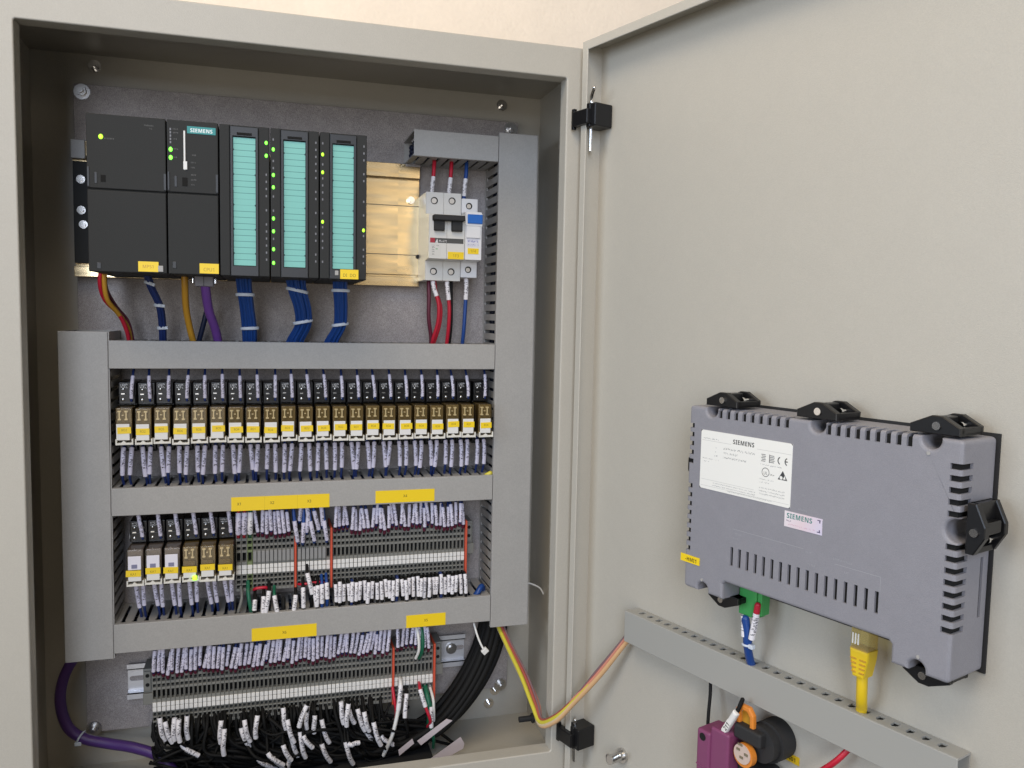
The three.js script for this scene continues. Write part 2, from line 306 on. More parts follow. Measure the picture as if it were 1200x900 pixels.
// ---------------------------------------------------------------- rails
function dinRail(label, x0, x1, yc, mat = M.rail) {
  const t = thing('din_rail', label, 'rail', [x0, yc, ZP]);
  const slots = []; for (let c = 9; c < x1 - x0 - 6; c += 25) { const p = new THREE.Path(); p.moveTo(c - 5, -2.6); p.lineTo(c + 5, -2.6); p.absarc(c + 5, 0, 2.6, -Math.PI / 2, Math.PI / 2); p.lineTo(c - 5, 2.6); p.absarc(c - 5, 0, 2.6, Math.PI / 2, Math.PI * 1.5); slots.push(p); }
  const w = x1 - x0;
  const face = ext(rect(0, w, -12.5, 12.5), 1, { holes: slots }).translate(0, 3, 0.1);
  obj('rail_body', [face, bb(0, w, 14.5, 15.5, 1, 7.5), bb(0, w, -10.5, -9.5, 1, 7.5), bb(0, w, 14.5, 20, 6.5, 7.5), bb(0, w, -15.5, -9.5, 6.5, 7.5)], mat, t);
  return t;
}
const railB = dinRail('bare zinc rail whose ends show beside the lowest terminal strip', 3.5, 345, -523);
obj('bolt', [cyl(6, 1.5, 'z', 327, 3, 2, 20), cyl(3.8, 3, 'z', 327, 3, 4, 6)], M.zinc, railB);
dinRail('zinc rail behind the upper relay row', 3, 356, -258);
dinRail('zinc rail behind the lower relays and terminals', 8, 345, -392);
dinRail('short zinc rail behind the two circuit breakers', 284, 352, -76);
{ // profile rail that carries the controller
  const t = thing('profile_rail', 'wide aluminium profile rail behind the black controller modules', 'rail', [-34, -125, ZP]), L = (g) => g.translate(34, 125, -ZP);
  obj('rail_body', [L(bb(-34, 288, -113, -17, -130.5, -119.5, 0.3)), L(bb(-34, 288, -15, -1, -130.5, -116.5, 0.4)), L(bb(-34, 288, -125, -115.5, -130.5, -116.5, 0.4)), L(bb(-34, 288, -117, -13, -130.6, -124))], M.warmTintAluminium, t);
  obj('groove', [L(bb(-34, 288, -43.3, -42.6, -120, -119.2)), L(bb(-34, 288, -93, -92.3, -120, -119.2))], M.relayCore, t);
  for (const [x, y] of [[279, -37], [-27, -36], [-27, -64], [-25.5, -77], [287, -94]]) obj('rail_screw', [L(cyl(x > 280 ? 2 : 3.8, 3, 'z', x, y, -118, 16)), L(cyl(x > 280 ? 1 : 2.4, 2, 'z', x, y, -116, 6))], x > 280 ? M.matt : M.chrome, t);
  obj('shade_plate', [L(bb(-33.6, -1, -112.5, -19.5, -119.3, -117.6, 0.4))], M.plc, t);  // dark plate added to stand for shade on the left rail end
  obj('end_bracket', [L(bb(-34, -22, -18, -1, -117, -112, 0.8))], M.duct, t);
  obj('edge_notch', [L(bb(273, 288.4, -3.4, -0.6, -122, -116))], M.plate, t);
}

// ---------------------------------------------------------------- controller modules (front at z = 0)
const plcAt = [0, -125, -119];
const P0 = (x) => (g) => g.translate(-x, 125, 119);
function ledSet(t, L, lit, off, mat = M.ledGreen, w = 2.3, h = 3.2) {
  for (const [x, y] of lit) obj('led', [L(new THREE.SphereGeometry(0.5, 14, 10).scale(w, h, 1.4).translate(x, y, 0))], mat, t);
  if (off.length) { const o = obj('unlit_leds', off.map(([x, y]) => L(bb(x - 0.55, x + 0.55, y - 0.9, y + 0.9, -0.6, 0.25))), M.ledOff, t); o.userData.kind = 'stuff'; }
}
function dashes(t, L, rows, z = 0) {                    // fine grey print, raised a hair
  const list = []; for (const [x, y, n] of rows) for (let k = 0; k < n; k++) for (let q = 0; q < 2; q++) list.push(L(bb(x + k * 1.05, x + k * 1.05 + rr(0.3, 0.8), y + q * 0.6, y + q * 0.6 + 0.28, z - 0.05, z + 0.06)));
  obj('fine_print', list, M.printGrey, t).userData.kind = 'stuff';
}
{ // power supply
  const x0 = 0, x1 = 59.2, t = thing('power_supply_module', 'wide black controller module at the left end of the rail, one yellow-green lamp', 'controller module', [x0, -125, -119]), L = P0(x0);
  obj('housing', [L(bb(x0 + 0.3, x1 - 0.3, -124.6, -0.2, -118.5, -2.6, 0.8)), L(bb(x0 + 0.3, x1 - 0.3, -58.6, -0.2, -3, 0, 0.8))], M.plc, t);
  obj('front_flap', [L(bb(x0 + 0.4, x1 - 0.4, -124.8, -59.9, -3, 0.2, 0.9))], M.plc, t);
  ledSet(t, L, [[11, -18]], [], M.ledYellow, 3.4, 4);
  obj('switch_slot', [L(bb(10.4, 14, -53.4, -48, -0.3, 0.25))], M.hole, t);
  obj('side_slot', [L(bb(5.8, 7.8, -55, -46, -0.3, 0.3, 0.3))], M.plcDark, t);
  obj('side_catch', [L(bb(57, 59, -57.5, -44, -0.5, 0.5, 0.3))], M.plcDark, t); obj('side_catch', [L(bb(0.5, 2.2, -57.5, -42, -0.5, 0.5, 0.3))], M.plcDark, t);
  obj('flap_catch', [L(bb(6.4, 9.6, -122.6, -117.4, -0.3, 0.5, 0.4))], M.plcDark, t);
  dashes(t, L, [[13.5, -19.6, 7], [43, -7, 7], [47, -9.4, 2]]);
  sticker('yellow_tag', t, 15.3, 8.2, 44.7, 5.4, 119.3, yellowTag(15.3, 8.2, 'MPS1', 3.6, '#b98a20'), 0.4);
  obj('cable_clip', [L(bb(52, 56, -123.5, -118.5, 0.1, 1.2, 0.4))], M.duct, t);
}
{ // processor
  const x0 = 59.5, x1 = 99.4, t = thing('processor_module', 'black controller module with a teal name plate and two green lamps', 'controller module', [x0, -125, -119]), L = P0(x0);
  obj('housing', [L(bb(x0 + 0.3, x1 - 0.3, -124.6, -0.2, -118.5, -2.6, 0.8)), L(bb(x0 + 0.3, x1 - 0.3, -58.2, -0.2, -3, 0, 0.8))], M.plc, t);
  obj('front_flap', [L(bb(x0 + 0.4, x1 - 0.4, -124.8, -59.4, -3, 0.2, 0.9))], M.plc, t);
  ledSet(t, L, [[62.6, -24.1], [62.6, -30.6]], [8, 10.6, 13.2, 15.8, 18.4].map((y) => [62.6, -y]), M.ledGreen, 2.8, 3.8);
  sticker('name_plate', t, 22, 5.8, 86.3 - x0, 125 - 7.4, 119, printed(22, 5.8, 24, (x, w, h) => { x.fillStyle = '#1f8a8a'; x.fillRect(0, 0, w, h); text(x, 'SIEMENS', w / 2, h / 2 + 0.2, 4.1, '#eef4f4', 'bold'); }), 0.4);
  obj('card_slot', [L(bb(72.5, 73.9, -40, -8.4, -0.2, 0.7, 0.3)), L(bb(72.2, 75.2, -39.6, -33, -0.2, 0.9, 0.3))], M.white, t);
  obj('switch_slot', [L(bb(71.2, 75.2, -53, -46, -0.3, 0.25))], M.hole, t);
  obj('side_slot', [L(bb(65.2, 67.2, -54, -45, -0.3, 0.3, 0.3))], M.plcDark, t);
  obj('side_catch', [L(bb(97, 99, -57, -42, -0.5, 0.5, 0.3))], M.plcDark, t); obj('side_catch', [L(bb(60, 61.6, -57, -42, -0.5, 0.5, 0.3))], M.plcDark, t);
  obj('flap_catch', [L(bb(63, 66, -120.4, -114.6, -0.3, 0.5, 0.4))], M.plcDark, t);
  dashes(t, L, [[64.5, -8, 4], [64.5, -11, 4], [64.5, -16, 3], [64.5, -24, 4], [64.5, -30.6, 3], [79, -28, 3], [78, -34, 4], [78, -38, 3], [78, -44, 4], [78, -48, 4], [78, -52, 3]]);
  sticker('yellow_tag', t, 15, 8.2, 91.4 - x0, 5.5, 119.3, yellowTag(15, 8.2, 'CPU1', 3.8, '#a8871c'), 0.4);
}
const teal = [0, 1, 2].map(() => printed(17.6, 105.5, 8, (x, w, h) => {
  x.fillStyle = '#7fc4bb'; x.fillRect(0, 0, w, h); const p = h / 21;
  for (let i = 1; i < 21; i++) { x.fillStyle = i === 10 || i === 11 ? 'rgba(40,90,90,.25)' : 'rgba(30,80,85,.75)'; x.fillRect(0, i * p + rr(-0.2, 0.2), w, 0.35); }
  for (const i of [2, 6, 11, 15, 19]) { x.fillStyle = '#20474a'; x.beginPath(); x.arc(0, i * p, 0.8, 0, 7); x.arc(w, i * p, 0.8, 0, 7); x.fill(); }
}, { roughness: 0.5 }));
const ioSpec = [
  { x0: 99.8, lab: 'first black signal module with a pale teal label strip, next to the processor', L: [], R: [-13.2, -23.8] },
  { x0: 140.4, lab: 'middle black signal module with a column of seven green lamps', L: [-18.1, -39.3, -49.5, -75.5, -86.2, -101.3, -112.8], R: [] },
  { x0: 181, lab: 'rightmost black signal module with three yellow-green lamps and a yellow tag', L: [-19.3, -34.3, -76.2], R: [-81.8] },
];
ioSpec.forEach((s, k) => {
  const { x0 } = s, x1 = x0 + 40.3, t = thing('signal_module', s.lab, 'controller module', [x0, -125, -119], 'signal modules on the profile rail'), L = P0(x0), off = [];
  obj('housing', [L(bb(x0 + 0.3, x1 - 0.3, -125, -0.2, -118.5, -1.8, 0.8)), L(bb(x0 + 0.4, x0 + 8.3, -124.6, -0.4, -3, 0, 0.7)), L(bb(x0 + 31.4, x1 - 0.4, -124.6, -0.4, -3, 0, 0.7))], M.plc, t);
  const fd = obj('front_flap', [L(ext(rect(x0 + 8.8, x0 + 31, -124.7, -1.5), 3, { holes: [rect(x0 + 10.9, x0 + 28.9, -116.2, -9.6)], bevel: 0.4 }).translate(0, 0, -2.4))], M.plcDark, t);
  obj('label_strip', [plateGeo(17.6, 105.5, x0 + 19.9 - x0, 125 - 63, 119 - 1.7, 0.6)], teal[k], fd, true);
  for (let i = 0; i < 18; i++) { const y = -10 - i * 5.9; for (const [cx, lit] of [[x0 + 2.5, s.L], [x0 + 37.4, s.R]]) if (!lit.some((q) => Math.abs(q - y) < 4.4) && rnd() < 0.8 && Math.abs(i - 9) > 0.6) off.push([cx, y]); }
  ledSet(t, L, [...s.L.map((y) => [x0 + 2.5, y]), ...s.R.map((y) => [x0 + 37.4, y])], k === 0 ? off.filter(([x]) => x > x0 + 20) : off, k === 2 ? M.ledYellow : M.ledGreen);
  obj('top_catch', [L(bb(x0 + 14, x0 + 26, -8.6, -6.4, 0, 0.9, 0.3))], M.hole, t);
  if (k === 2) {
    sticker('name_plate', t, 18, 4.4, 19.7, 125 - 4.2, 119.2, printed(18, 4.4, 12, (x, w, h) => { x.fillStyle = '#8d877c'; x.fillRect(0, 0, w, h); scrawl(x, 2, h / 2, 14, 2, 'rgba(50,48,44,.8)', 0.95); }), 0.3);
    sticker('yellow_tag', t, 15.6, 8.2, 206.2 - x0, 4.6, 120.4, yellowTag(15.6, 8.2, 'DI  DO', 3.8, '#806a18'), 0.4);
    obj('flap_catch', [L(bb(194, 197, -121.5, -117.5, 0.2, 1, 0.3))], M.duct, t);
  }
});

// ---------------------------------------------------------------- circuit breakers
function profileX(pts, x0, x1, bevel = 0.5) {             // outline in z, y pulled along x
  return ext(pts.map(([z, y]) => [-z, y]), x1 - x0, { bevel }).rotateY(Math.PI / 2).translate(x0, 0, 0);
}
const brkProfile = (yt, ym, yn, yb) => [[-123, yt], [-80, yt], [-80, ym], [-63.5, ym - 2], [-62, ym - 4], [-62, yn], [-80, yn - 1.5], [-80, yb], [-123, yb]];
{
  const t = thing('circuit_breaker', 'two-pole grey circuit breaker with twin black toggles', 'circuit breaker', [287.5, -119.5, -123]), L = (g) => g.translate(-287.5, 119.5, 123);
  obj('housing', [L(profileX(brkProfile(-33, -54, -99, -119.5), 287.6, 305.5)), L(profileX(brkProfile(-33, -54, -99, -119.5), 305.6, 323.4))], M.breaker, t);
  obj('toggle', [L(bb(292.4, 302.6, -72.5, -59.5, -63, -57.5, 1)), L(bb(309.6, 320.2, -72.5, -59.5, -63, -57.5, 1)), L(bb(290.8, 322, -63, -57.5, -63, -53.5, 1.2))], M.matt, t);
  for (const [x, y] of [[296.1, -41.2], [314, -40.6], [296.1, -110.6], [313.9, -110.5]]) { const s = obj('terminal_screw', [L(cyl(3.5, 0.8, 'z', x, y, -79.9, 18))], M.hole, t); obj('screw_head', [L(cyl(2.6, 0.8, 'z', x - 0.4, y - 0.3, -79.2, 16))], M.zinc, s); }
  sticker('brand_plate', t, 33, 4.6, 305.5 - 287.5, 119.5 - 81.6, 61, printed(33, 4.6, 14, (x, w, h) => { x.fillStyle = '#4c4c4a'; x.fillRect(0, 0, w, h); x.fillStyle = '#a92536'; x.fillRect(0, 0, 4.6, h); x.fillStyle = '#ddd'; x.beginPath(); x.moveTo(4.8, h); x.lineTo(7, 0.6); x.lineTo(7.8, h); x.fill(); scrawl(x, 8.2, h / 2 + 0.4, 7.5, 2, 'rgba(230,230,230,.8)', 0.95); }), 0.3);
  sticker('print', t, 12, 12, 293.5 - 287.5, 119.5 - 91, 61, printed(12, 12, 12, (x) => { x.fillStyle = '#d7d5d0'; x.fillRect(0, 0, 12, 12); scrawl(x, 3, 1.5, 8, 1.3, 'rgba(90,90,90,.7)'); for (const y of [3, 5.2, 7.4, 9.8]) scrawl(x, 3.2, y, 2.2, 1.4, 'rgba(60,60,60,.8)', 1); x.fillStyle = 'rgba(70,150,80,.6)'; x.fillRect(7, 4.4, 2, 0.9); }), 0.15);
  sticker('yellow_tag', t, 15.8, 7, 314.6 - 287.5, 119.5 - 95.6, 61, yellowTag(15.8, 7, '1F3', 4, '#a8871c'), 0.4);
}
{
  const t = thing('circuit_breaker', 'narrow white single-pole breaker with a blue flag', 'circuit breaker', [323.7, -115.5, -123]), L = (g) => g.translate(-323.7, 115.5, 123);
  obj('housing', [L(profileX([[-123, -37.5], [-80, -37.5], [-80, -51.5], [-62, -52.5], [-62, -99], [-80, -100.5], [-80, -115.5], [-123, -115.5]], 323.8, 340.5))], M.breakerWhite, t);
  obj('blue_flag', [L(bb(325.6, 340.7, -64, -55, -62.5, -59.5, 0.8))], M.blueKey, t);
  obj('flag_frame', [L(bb(324.2, 340.8, -66.2, -54, -62.5, -61, 0.5)), L(bb(324.6, 338.8, -78, -66.4, -62.5, -60.4, 0.6))], M.breakerWhite, t);
  for (const y of [-44.6, -107.8]) { const s = obj('terminal_screw', [L(cyl(3.2, 0.8, 'z', 331.4, y, -79.9, 18))], M.hole, t); obj('screw_head', [L(cyl(2.2, 0.8, 'z', 331, y - 0.3, -79.2, 16))], M.zinc, s); }
  sticker('print', t, 12.5, 8.5, 331.6 - 323.7, 115.5 - 82.5, 61, printed(12.5, 8.5, 12, (x) => { x.fillStyle = '#dcdce6'; x.fillRect(0, 0, 13, 9); scrawl(x, 1, 2.5, 10, 2.4, 'rgba(90,95,170,.7)', 1); scrawl(x, 1, 6.2, 10, 1.6, 'rgba(110,110,150,.6)'); }), 0.15);
  sticker('yellow_tag', t, 11, 5.6, 332 - 323.7, 115.5 - 90.6, 61, yellowTag(11, 5.6, '1F4', 3.6, '#a8871c'), 0.4);
}

// ---------------------------------------------------------------- relays in their sockets
function socketScrews(t, list) { const o = obj('terminal_screws', list, M.screw, t); o.userData.kind = 'stuff'; }
function makeRelay(kind) {                                // local: x 0 at the left edge, y 0 at the top of the clear cover, z 0 on the rail plane (z = -131)
  const w = 15.3, t = new THREE.Group(), Z = 131;
  obj('socket', [bb(0.15, w - 0.15, -44, 21, 8, 38, 0.6), bb(0.15, w - 0.15, 0.5, 21, 37, Z - 86, 0.8), bb(0.15, w - 0.15, -42, -32.5, 37, Z - 88, 0.8), bb(0.8, w - 0.8, 1, 10, Z - 88, Z - 84.5, 0.6)], M.black, t);
  const sc = [];
  for (const x of [4.2, 11.4]) { sc.push(new THREE.SphereGeometry(1.6, 10, 6).scale(1, 1, 0.5).translate(x, 5.2, Z - 84.3), new THREE.SphereGeometry(1.3, 10, 6).scale(1, 1, 0.5).translate(x, 14.5, Z - 85.8), new THREE.SphereGeometry(1.5, 10, 6).scale(1, 1, 0.5).translate(x, -37.6, Z - 87.8)); sc.push(bb(x - 1.5, x + 1.5, 9.9, 10.9, Z - 86.2, Z - 84.4)); }
  socketScrews(t, sc);
  sticker('print', t, 6.4, 5, 4.6, 17.6, Z - 86, prints[kind], 0.15);
  obj('relay_core', [bb(1.1, w - 1.4, -30, -1, 30, Z - 67.5, 0.4), bb(2, w - 3.4, -30, -14, 40, Z - 65, 0.4)], kind === 1 ? M.coil : M.relayCore, t);
  const ct = [];
  for (const x of kind === 1 ? [] : [4, 9.6]) ct.push(bb(x - 0.6, x + 0.6, -10.5, -3.6, Z - 67.6, Z - 64.6, 0.3), bb(x - 1.5, x + 1.5, -4.4, -3, Z - 67.6, Z - 64.4, 0.3), bb(x - 1.4, x + 1.4, -11.6, -10.2, Z - 67.6, Z - 64.4, 0.3));
  if (kind === 1) ct.push(bb(2.2, 11.6, -14, -7.5, Z - 67, Z - 64.6, 0.4), bb(2.2, 4.6, -20, -17, Z - 67, Z - 64.6, 0.4), bb(9, 11.6, -20, -17, Z - 67, Z - 64.6, 0.4));
  else ct.push(bb(6, 7.6, -7.4, -6.6, Z - 67.6, Z - 64.6));
  obj('contacts', ct, kind === 1 ? M.cream : M.contact, t).userData.kind = 'stuff';
  obj('clear_cover', [bb(0.5, w - 0.7, -30.6, -0.2, 36, Z - 63, 1)], M.amber, t);
  obj('marker_plate', [bb(1.7, 12.6, -29.2, kind ? -19.5 : -14.6, Z - 62.9, Z - 62.2, 0.3)], M.white, t);
  sticker('yellow_tag', t, kind ? 12.6 : 11.2, kind ? 5.8 : 5.8, 7.1, -20.8, Z - 62.2, kind ? tagB : tagA, 0.35);
  if (kind === 1) { obj('coil_window', [bb(1.7, 12.6, -18.6, -6, Z - 62.9, Z - 62.3, 0.3)], M.coilWhite, t); obj('coil_end', [bb(4.6, 9.4, -17.2, -13.6, Z - 62.4, Z - 61.9, 0.2)], M.coil, t); }
  obj('retaining_clip', [bb(0.3, w - 0.3, -33.4, -31.4, 40, Z - 61.8, 0.5), bb(0.3, 1.7, -33.4, -28, Z - 70, Z - 61.6, 0.4), bb(w - 1.7, w - 0.3, -33.4, -28, Z - 70, Z - 61.6, 0.4), ext([[4.6, -31.6], [9.4, -31.6], [7, -29.3]], 6).translate(0, 0, Z - 68)], M.cream, t);
  return t;
}
const printMark = () => printed(6.4, 5, 12, (x) => { x.fillStyle = '#161617'; x.fillRect(0, 0, 7, 5); for (const y of [1.3, 3.4]) scrawl(x, 0.6, y, 5, 1.9, 'rgba(225,225,225,.9)', 1); });
const prints = [printMark(), printMark(), printMark()];
const tagAs = ['RO1', 'RO2', 'RO3', 'RO4', 'RO5', 'RO6'].map((v) => yellowTag(11.2, 5, v, 2.6, '#8a7412')), tagA = tagAs[0], tagB = yellowTag(12.6, 5.6, 'KA1', 3, '#8a7412');
const relayProto = makeRelay(0); relayProto.name = 'relay'; relayProto.userData = { category: 'relay' };
const lowProto = makeRelay(1); lowProto.name = 'relay'; lowProto.userData = { category: 'relay' };
const lowProtoB = makeRelay(2); lowProtoB.name = 'relay'; lowProtoB.userData = { category: 'relay' };
function vary(o) {                                        // every relay sits and is labelled a little differently
  for (const c of o.children) {
    if (c.name.startsWith('yellow_tag')) { c.position.y += rr(-0.9, 0.9) * S; c.position.x += rr(-0.3, 0.9) * S; c.rotation.z = rr(-0.04, 0.04); if (tagAs.includes(c.material)) c.material = tagAs[Math.floor(rnd() * 6)]; }
    if (c.name.startsWith('clear_cover')) c.rotation.y = rr(-0.008, 0.008);
    if (c.name.startsWith('retaining_clip')) { c.position.y += rr(-0.5, 0.3) * S; c.rotation.z = rr(-0.02, 0.02); }
  }
}
const relayX = (i) => 6.5 + i * 15.82 + (i === 21 ? 1.8 : 0);
for (let i = 0; i < 22; i++) {
  const lab = i === 0 ? 'leftmost amber plug-in relay of the long upper row, yellow tag' : i === 21 ? 'rightmost amber relay of the upper row, set a little apart' : `amber plug-in relay with yellow tag, ${ORD[i]} from the left in the upper row`;
  const o = dup(relayProto, [relayX(i) + rr(-0.15, 0.15), -242.3 + rr(-0.35, 0.35), ZP + rr(-0.4, 0.4)], lab, 'relays in the long upper row'); vary(o);
}
const relay2X = (i) => 14 + i * 15.55;
for (let i = 0; i < 6; i++) {
  const o = dup(i < 3 ? lowProto : lowProtoB, [relay2X(i), -371.6, ZP], i < 3 ? `relay with a white coil block, ${ORD[i]} from the left in the lower row` : `amber relay with silver contacts, ${ORD[i]} from the left in the lower row`, 'six relays in the lower row');
  vary(o);
  if (i === 3) { obj('led', [bb(9.6, 13.6, -31.4, -27, 68.2, 71, 1)], M.ledYellow, o); o.userData.label = 'amber relay with a lit yellow-green lamp, in the lower row'; }
}

// ---------------------------------------------------------------- wires with printed sleeves
function wire(label, group, pts, r, m, sleeves, rs = 1.75, kind = sleevePrints, ferrule) {
  const a = pts[0], t = thing('wire', label, 'wire', a, group), L = (p) => V(p[0] - a[0], p[1] - a[1], p[2] - a[2]);
  const P = pts.map(L), curve = new THREE.CatmullRomCurve3(P, false, 'centripetal'), S40 = curve.getPoints(60);
  obj('conductor', tube(P, r, pts.length * 4, 6), m, t);
  for (const s of sleeves) {                              // the sleeve sits on the wire and bends with it
    const near = (q) => S40.reduce((b, p, k) => (p.distanceTo(q) < S40[b].distanceTo(q) ? k : b), 0), k0 = near(L(s[0])), k1 = Math.max(near(L(s[s.length - 1])), k0 + 3);
    obj('marker_sleeve', tube([0, 0.33, 0.67, 1].map((f) => S40[Math.min(60, Math.round(k0 + (k1 - k0) * f))].clone()), Math.max(rs, r + 0.35), 6, 8, false), kind[Math.floor(rnd() * 4)], t, true);
  }
  if (ferrule) obj('ferrule', tube(ferrule.map(L), Math.max(1.5, r + 0.3), 2, 6), M.crimson, t);
  return t;
}
for (let i = 0; i < 22; i++) {                            // above the upper relays
  const x = relayX(i) + 11.4, dx = i < 9 ? rr(-1, 1.5) : rr(-2.4, 0), q = [x + dx, -214.5 + rr(-1, 1), -84], e = [x + dx * 1.5 + rr(-0.6, 0.6), -203, -92];
  wire(`navy wire with a white printed sleeve above the ${ORD[i]} upper relay`, 'sleeved wires above the upper relays', [[x, -238, -82.6], [x + dx * 0.3, -228, -81], q, e], 1.1, M.navy, [[[x, -235.5, -82.2], [x + dx * 0.35, -226, -80.9], q]], 1.7, sleeveLilac);
}
for (let i = 0; i < 22; i++) for (const k of [0, 1]) {     // below the upper relays
  const x = relayX(i) + (k ? 11.2 : 4.2), dx = (k ? -1 : 1) * rr(-1.6, 2.8), y1 = -306 + rr(-2.5, 1.5), zz = -83;
  wire(`navy wire with a grey-white sleeve, ${k ? 'right' : 'left'} one below the ${ORD[i]} upper relay`, 'sleeved wires below the upper relays', [[x, -279, -86], [x + dx * 0.2, -285, -82], [x + dx, y1, zz], [x + dx * 1.2, -311, zz - 3], [x + dx + rr(-1, 1), -321, zz - 9]], 1.25, M.navy, [[[x, -281, -83.4], [x + dx * 0.5, -292, -82], [x + dx, y1, zz]]], 2.15, sleeveLilac);
}
for (let i = 0; i < 6; i++) {
  const x = relay2X(i) + 11.6, dx = rr(-4, -1.5);
  wire(`navy wire with a pale sleeve above the ${ORD[i]} lower relay`, 'sleeved wires above the lower relays', [[x, -367, -82.6], [x + dx * 0.3, -357, -81], [x + dx, -345, -82], [x + dx * 1.4, -335, -92]], 1.1, M.navy, [[[x, -364.5, -82], [x + dx * 0.3, -356, -80.8], [x + dx, -343.5, -82.6]]], 1.9, sleeveLilac);
  for (const k of [0, 1]) {
    const x2 = relay2X(i) + (k ? 11.2 : 4.6), d2 = (k ? 0.5 : 2) + rr(-1, 2.5);
    wire(`navy wire with a pale sleeve, ${k ? 'right' : 'left'} one below the ${ORD[i]} lower relay`, 'sleeved wires below the lower relays', [[x2, -408, -86], [x2 + d2 * 0.3, -415, -82], [x2 + d2, -432, -82], [x2 + d2 * 1.2, -440, -86], [x2 + d2, -449, -92]], 1.25, M.navy, [[[x2, -411, -83.6], [x2 + d2 * 0.4, -420, -82], [x2 + d2, -432 + rr(-2, 2), -82]]], 2, sleeveLilac);
  }
}

// ---------------------------------------------------------------- terminal blocks
function makeTerminal(w, body, plug) {                    // local: x 0 at its left side, y 0 at its top, z 0 on the rail plane
  const t = new THREE.Group(), c = w / 2, hw = w * 0.32, holes = [];
  for (const y of [-3.2, -9.2, -15, -43.2, -47.8, -52.6]) holes.push(rect(c - hw, c + hw, y - 1.65, y + 1.65));
  if (!plug) holes.push(rect(c - hw * 0.98, c + hw * 0.98, -28, -19));
  obj('housing', [ext(rect(0.14, w - 0.14, -57, 0), 9, { holes, bevel: 0.2 }).translate(0, 0, 36), ...(plug ? [bb(0.14, w - 0.14, -54, -3, 8, 36)] : [bb(0.14, w - 0.14, -54, -28.8, 8, 36), bb(0.14, w - 0.14, -18.4, -3, 8, 36)])], body, t);
  obj('slot_shade', [bb(0.3, w - 0.3, -56, -1.2, 36.2, 39)], M.hole, t);  // dark insert added so that slots and holes look shaded
  obj('marker_tag', [bb(0.3, w - 0.3, -35.1, -31, 45, 46.3, 0.3), bb(0.3, w - 0.3, -39.8, -35.5, 45, 46.3, 0.3)], M.white, t);
  if (plug) obj('jumper_plug', [bb(0.35, w - 0.35, -28.6, -17.6, 44.8, 47, 0.4)], M.plug, t);
  return t;
}
const mkT = (w, body, plug) => { const t = makeTerminal(w, body, plug); t.name = 'terminal_block'; t.userData = { category: 'terminal block' }; return t; };
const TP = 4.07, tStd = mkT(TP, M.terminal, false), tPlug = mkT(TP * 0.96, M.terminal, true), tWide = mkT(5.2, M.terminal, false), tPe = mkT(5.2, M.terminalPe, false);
const YA = -367.8, YB = -496;
const lowerWires = [];
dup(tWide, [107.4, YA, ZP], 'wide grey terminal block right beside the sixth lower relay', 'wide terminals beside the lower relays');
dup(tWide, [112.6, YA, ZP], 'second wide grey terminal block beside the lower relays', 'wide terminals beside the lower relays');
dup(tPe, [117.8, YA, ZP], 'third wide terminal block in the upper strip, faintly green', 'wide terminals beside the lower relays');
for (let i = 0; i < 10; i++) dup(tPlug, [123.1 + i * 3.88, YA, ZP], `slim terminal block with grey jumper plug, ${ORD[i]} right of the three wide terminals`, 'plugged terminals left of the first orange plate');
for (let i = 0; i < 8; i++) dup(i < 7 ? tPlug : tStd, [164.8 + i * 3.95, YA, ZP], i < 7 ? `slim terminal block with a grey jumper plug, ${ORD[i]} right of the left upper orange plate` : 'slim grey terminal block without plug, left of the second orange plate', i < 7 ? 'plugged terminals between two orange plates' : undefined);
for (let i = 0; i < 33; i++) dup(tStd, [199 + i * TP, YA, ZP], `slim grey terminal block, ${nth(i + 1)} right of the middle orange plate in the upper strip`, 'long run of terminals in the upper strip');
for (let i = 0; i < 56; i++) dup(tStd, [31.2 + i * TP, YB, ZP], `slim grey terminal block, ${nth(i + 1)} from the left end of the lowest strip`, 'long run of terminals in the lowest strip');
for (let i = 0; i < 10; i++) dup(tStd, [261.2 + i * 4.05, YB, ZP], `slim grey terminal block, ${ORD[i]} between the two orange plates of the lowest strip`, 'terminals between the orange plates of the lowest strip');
for (const [x, y, l] of [[161.9, YA, 'orange partition plate, left one of the three in the upper terminal strip'], [196.4, YA, 'orange partition plate, middle one of the three in the upper terminal strip'], [333.4, YA, 'orange partition plate closing the right end of the upper terminal strip'], [259, YB, 'left orange partition plate of the lowest terminal strip'], [301.7, YB, 'orange partition plate at the right end of the lowest terminal strip']]) {
  const o = obj('partition_plate', [bb(0.1, 2.2, -58.5, 2, 8, 48.5, 0.4)], M.orange); o.position.set(x * S, y * S, ZP * S); tag(o, l, 'partition plate', 'orange partition plates');
}
function endClamp(x, y, label) {
  const t = thing('end_clamp', label, 'end clamp', [x, y, ZP]);
  obj('housing', [bb(0, 8.5, -38, -2, 8, 34, 0.8), bb(0, 9.2, -36, -25, 33, 38, 0.6), bb(0.4, 7, -23, -4, 33, 36, 0.6)], M.terminal, t);
  obj('clamp_screw', [cyl(1.8, 0.8, 'z', 4, -8, 36, 12), cyl(1.8, 0.8, 'z', 4, -17, 36, 12)], M.hole, t);
}
endClamp(336.2, YA, 'grey end clamp at the right end of the upper terminal strip');
endClamp(22, YB, 'grey end clamp at the left end of the lowest terminal strip');
endClamp(304.6, YB, 'grey end clamp at the right end of the lowest terminal strip');

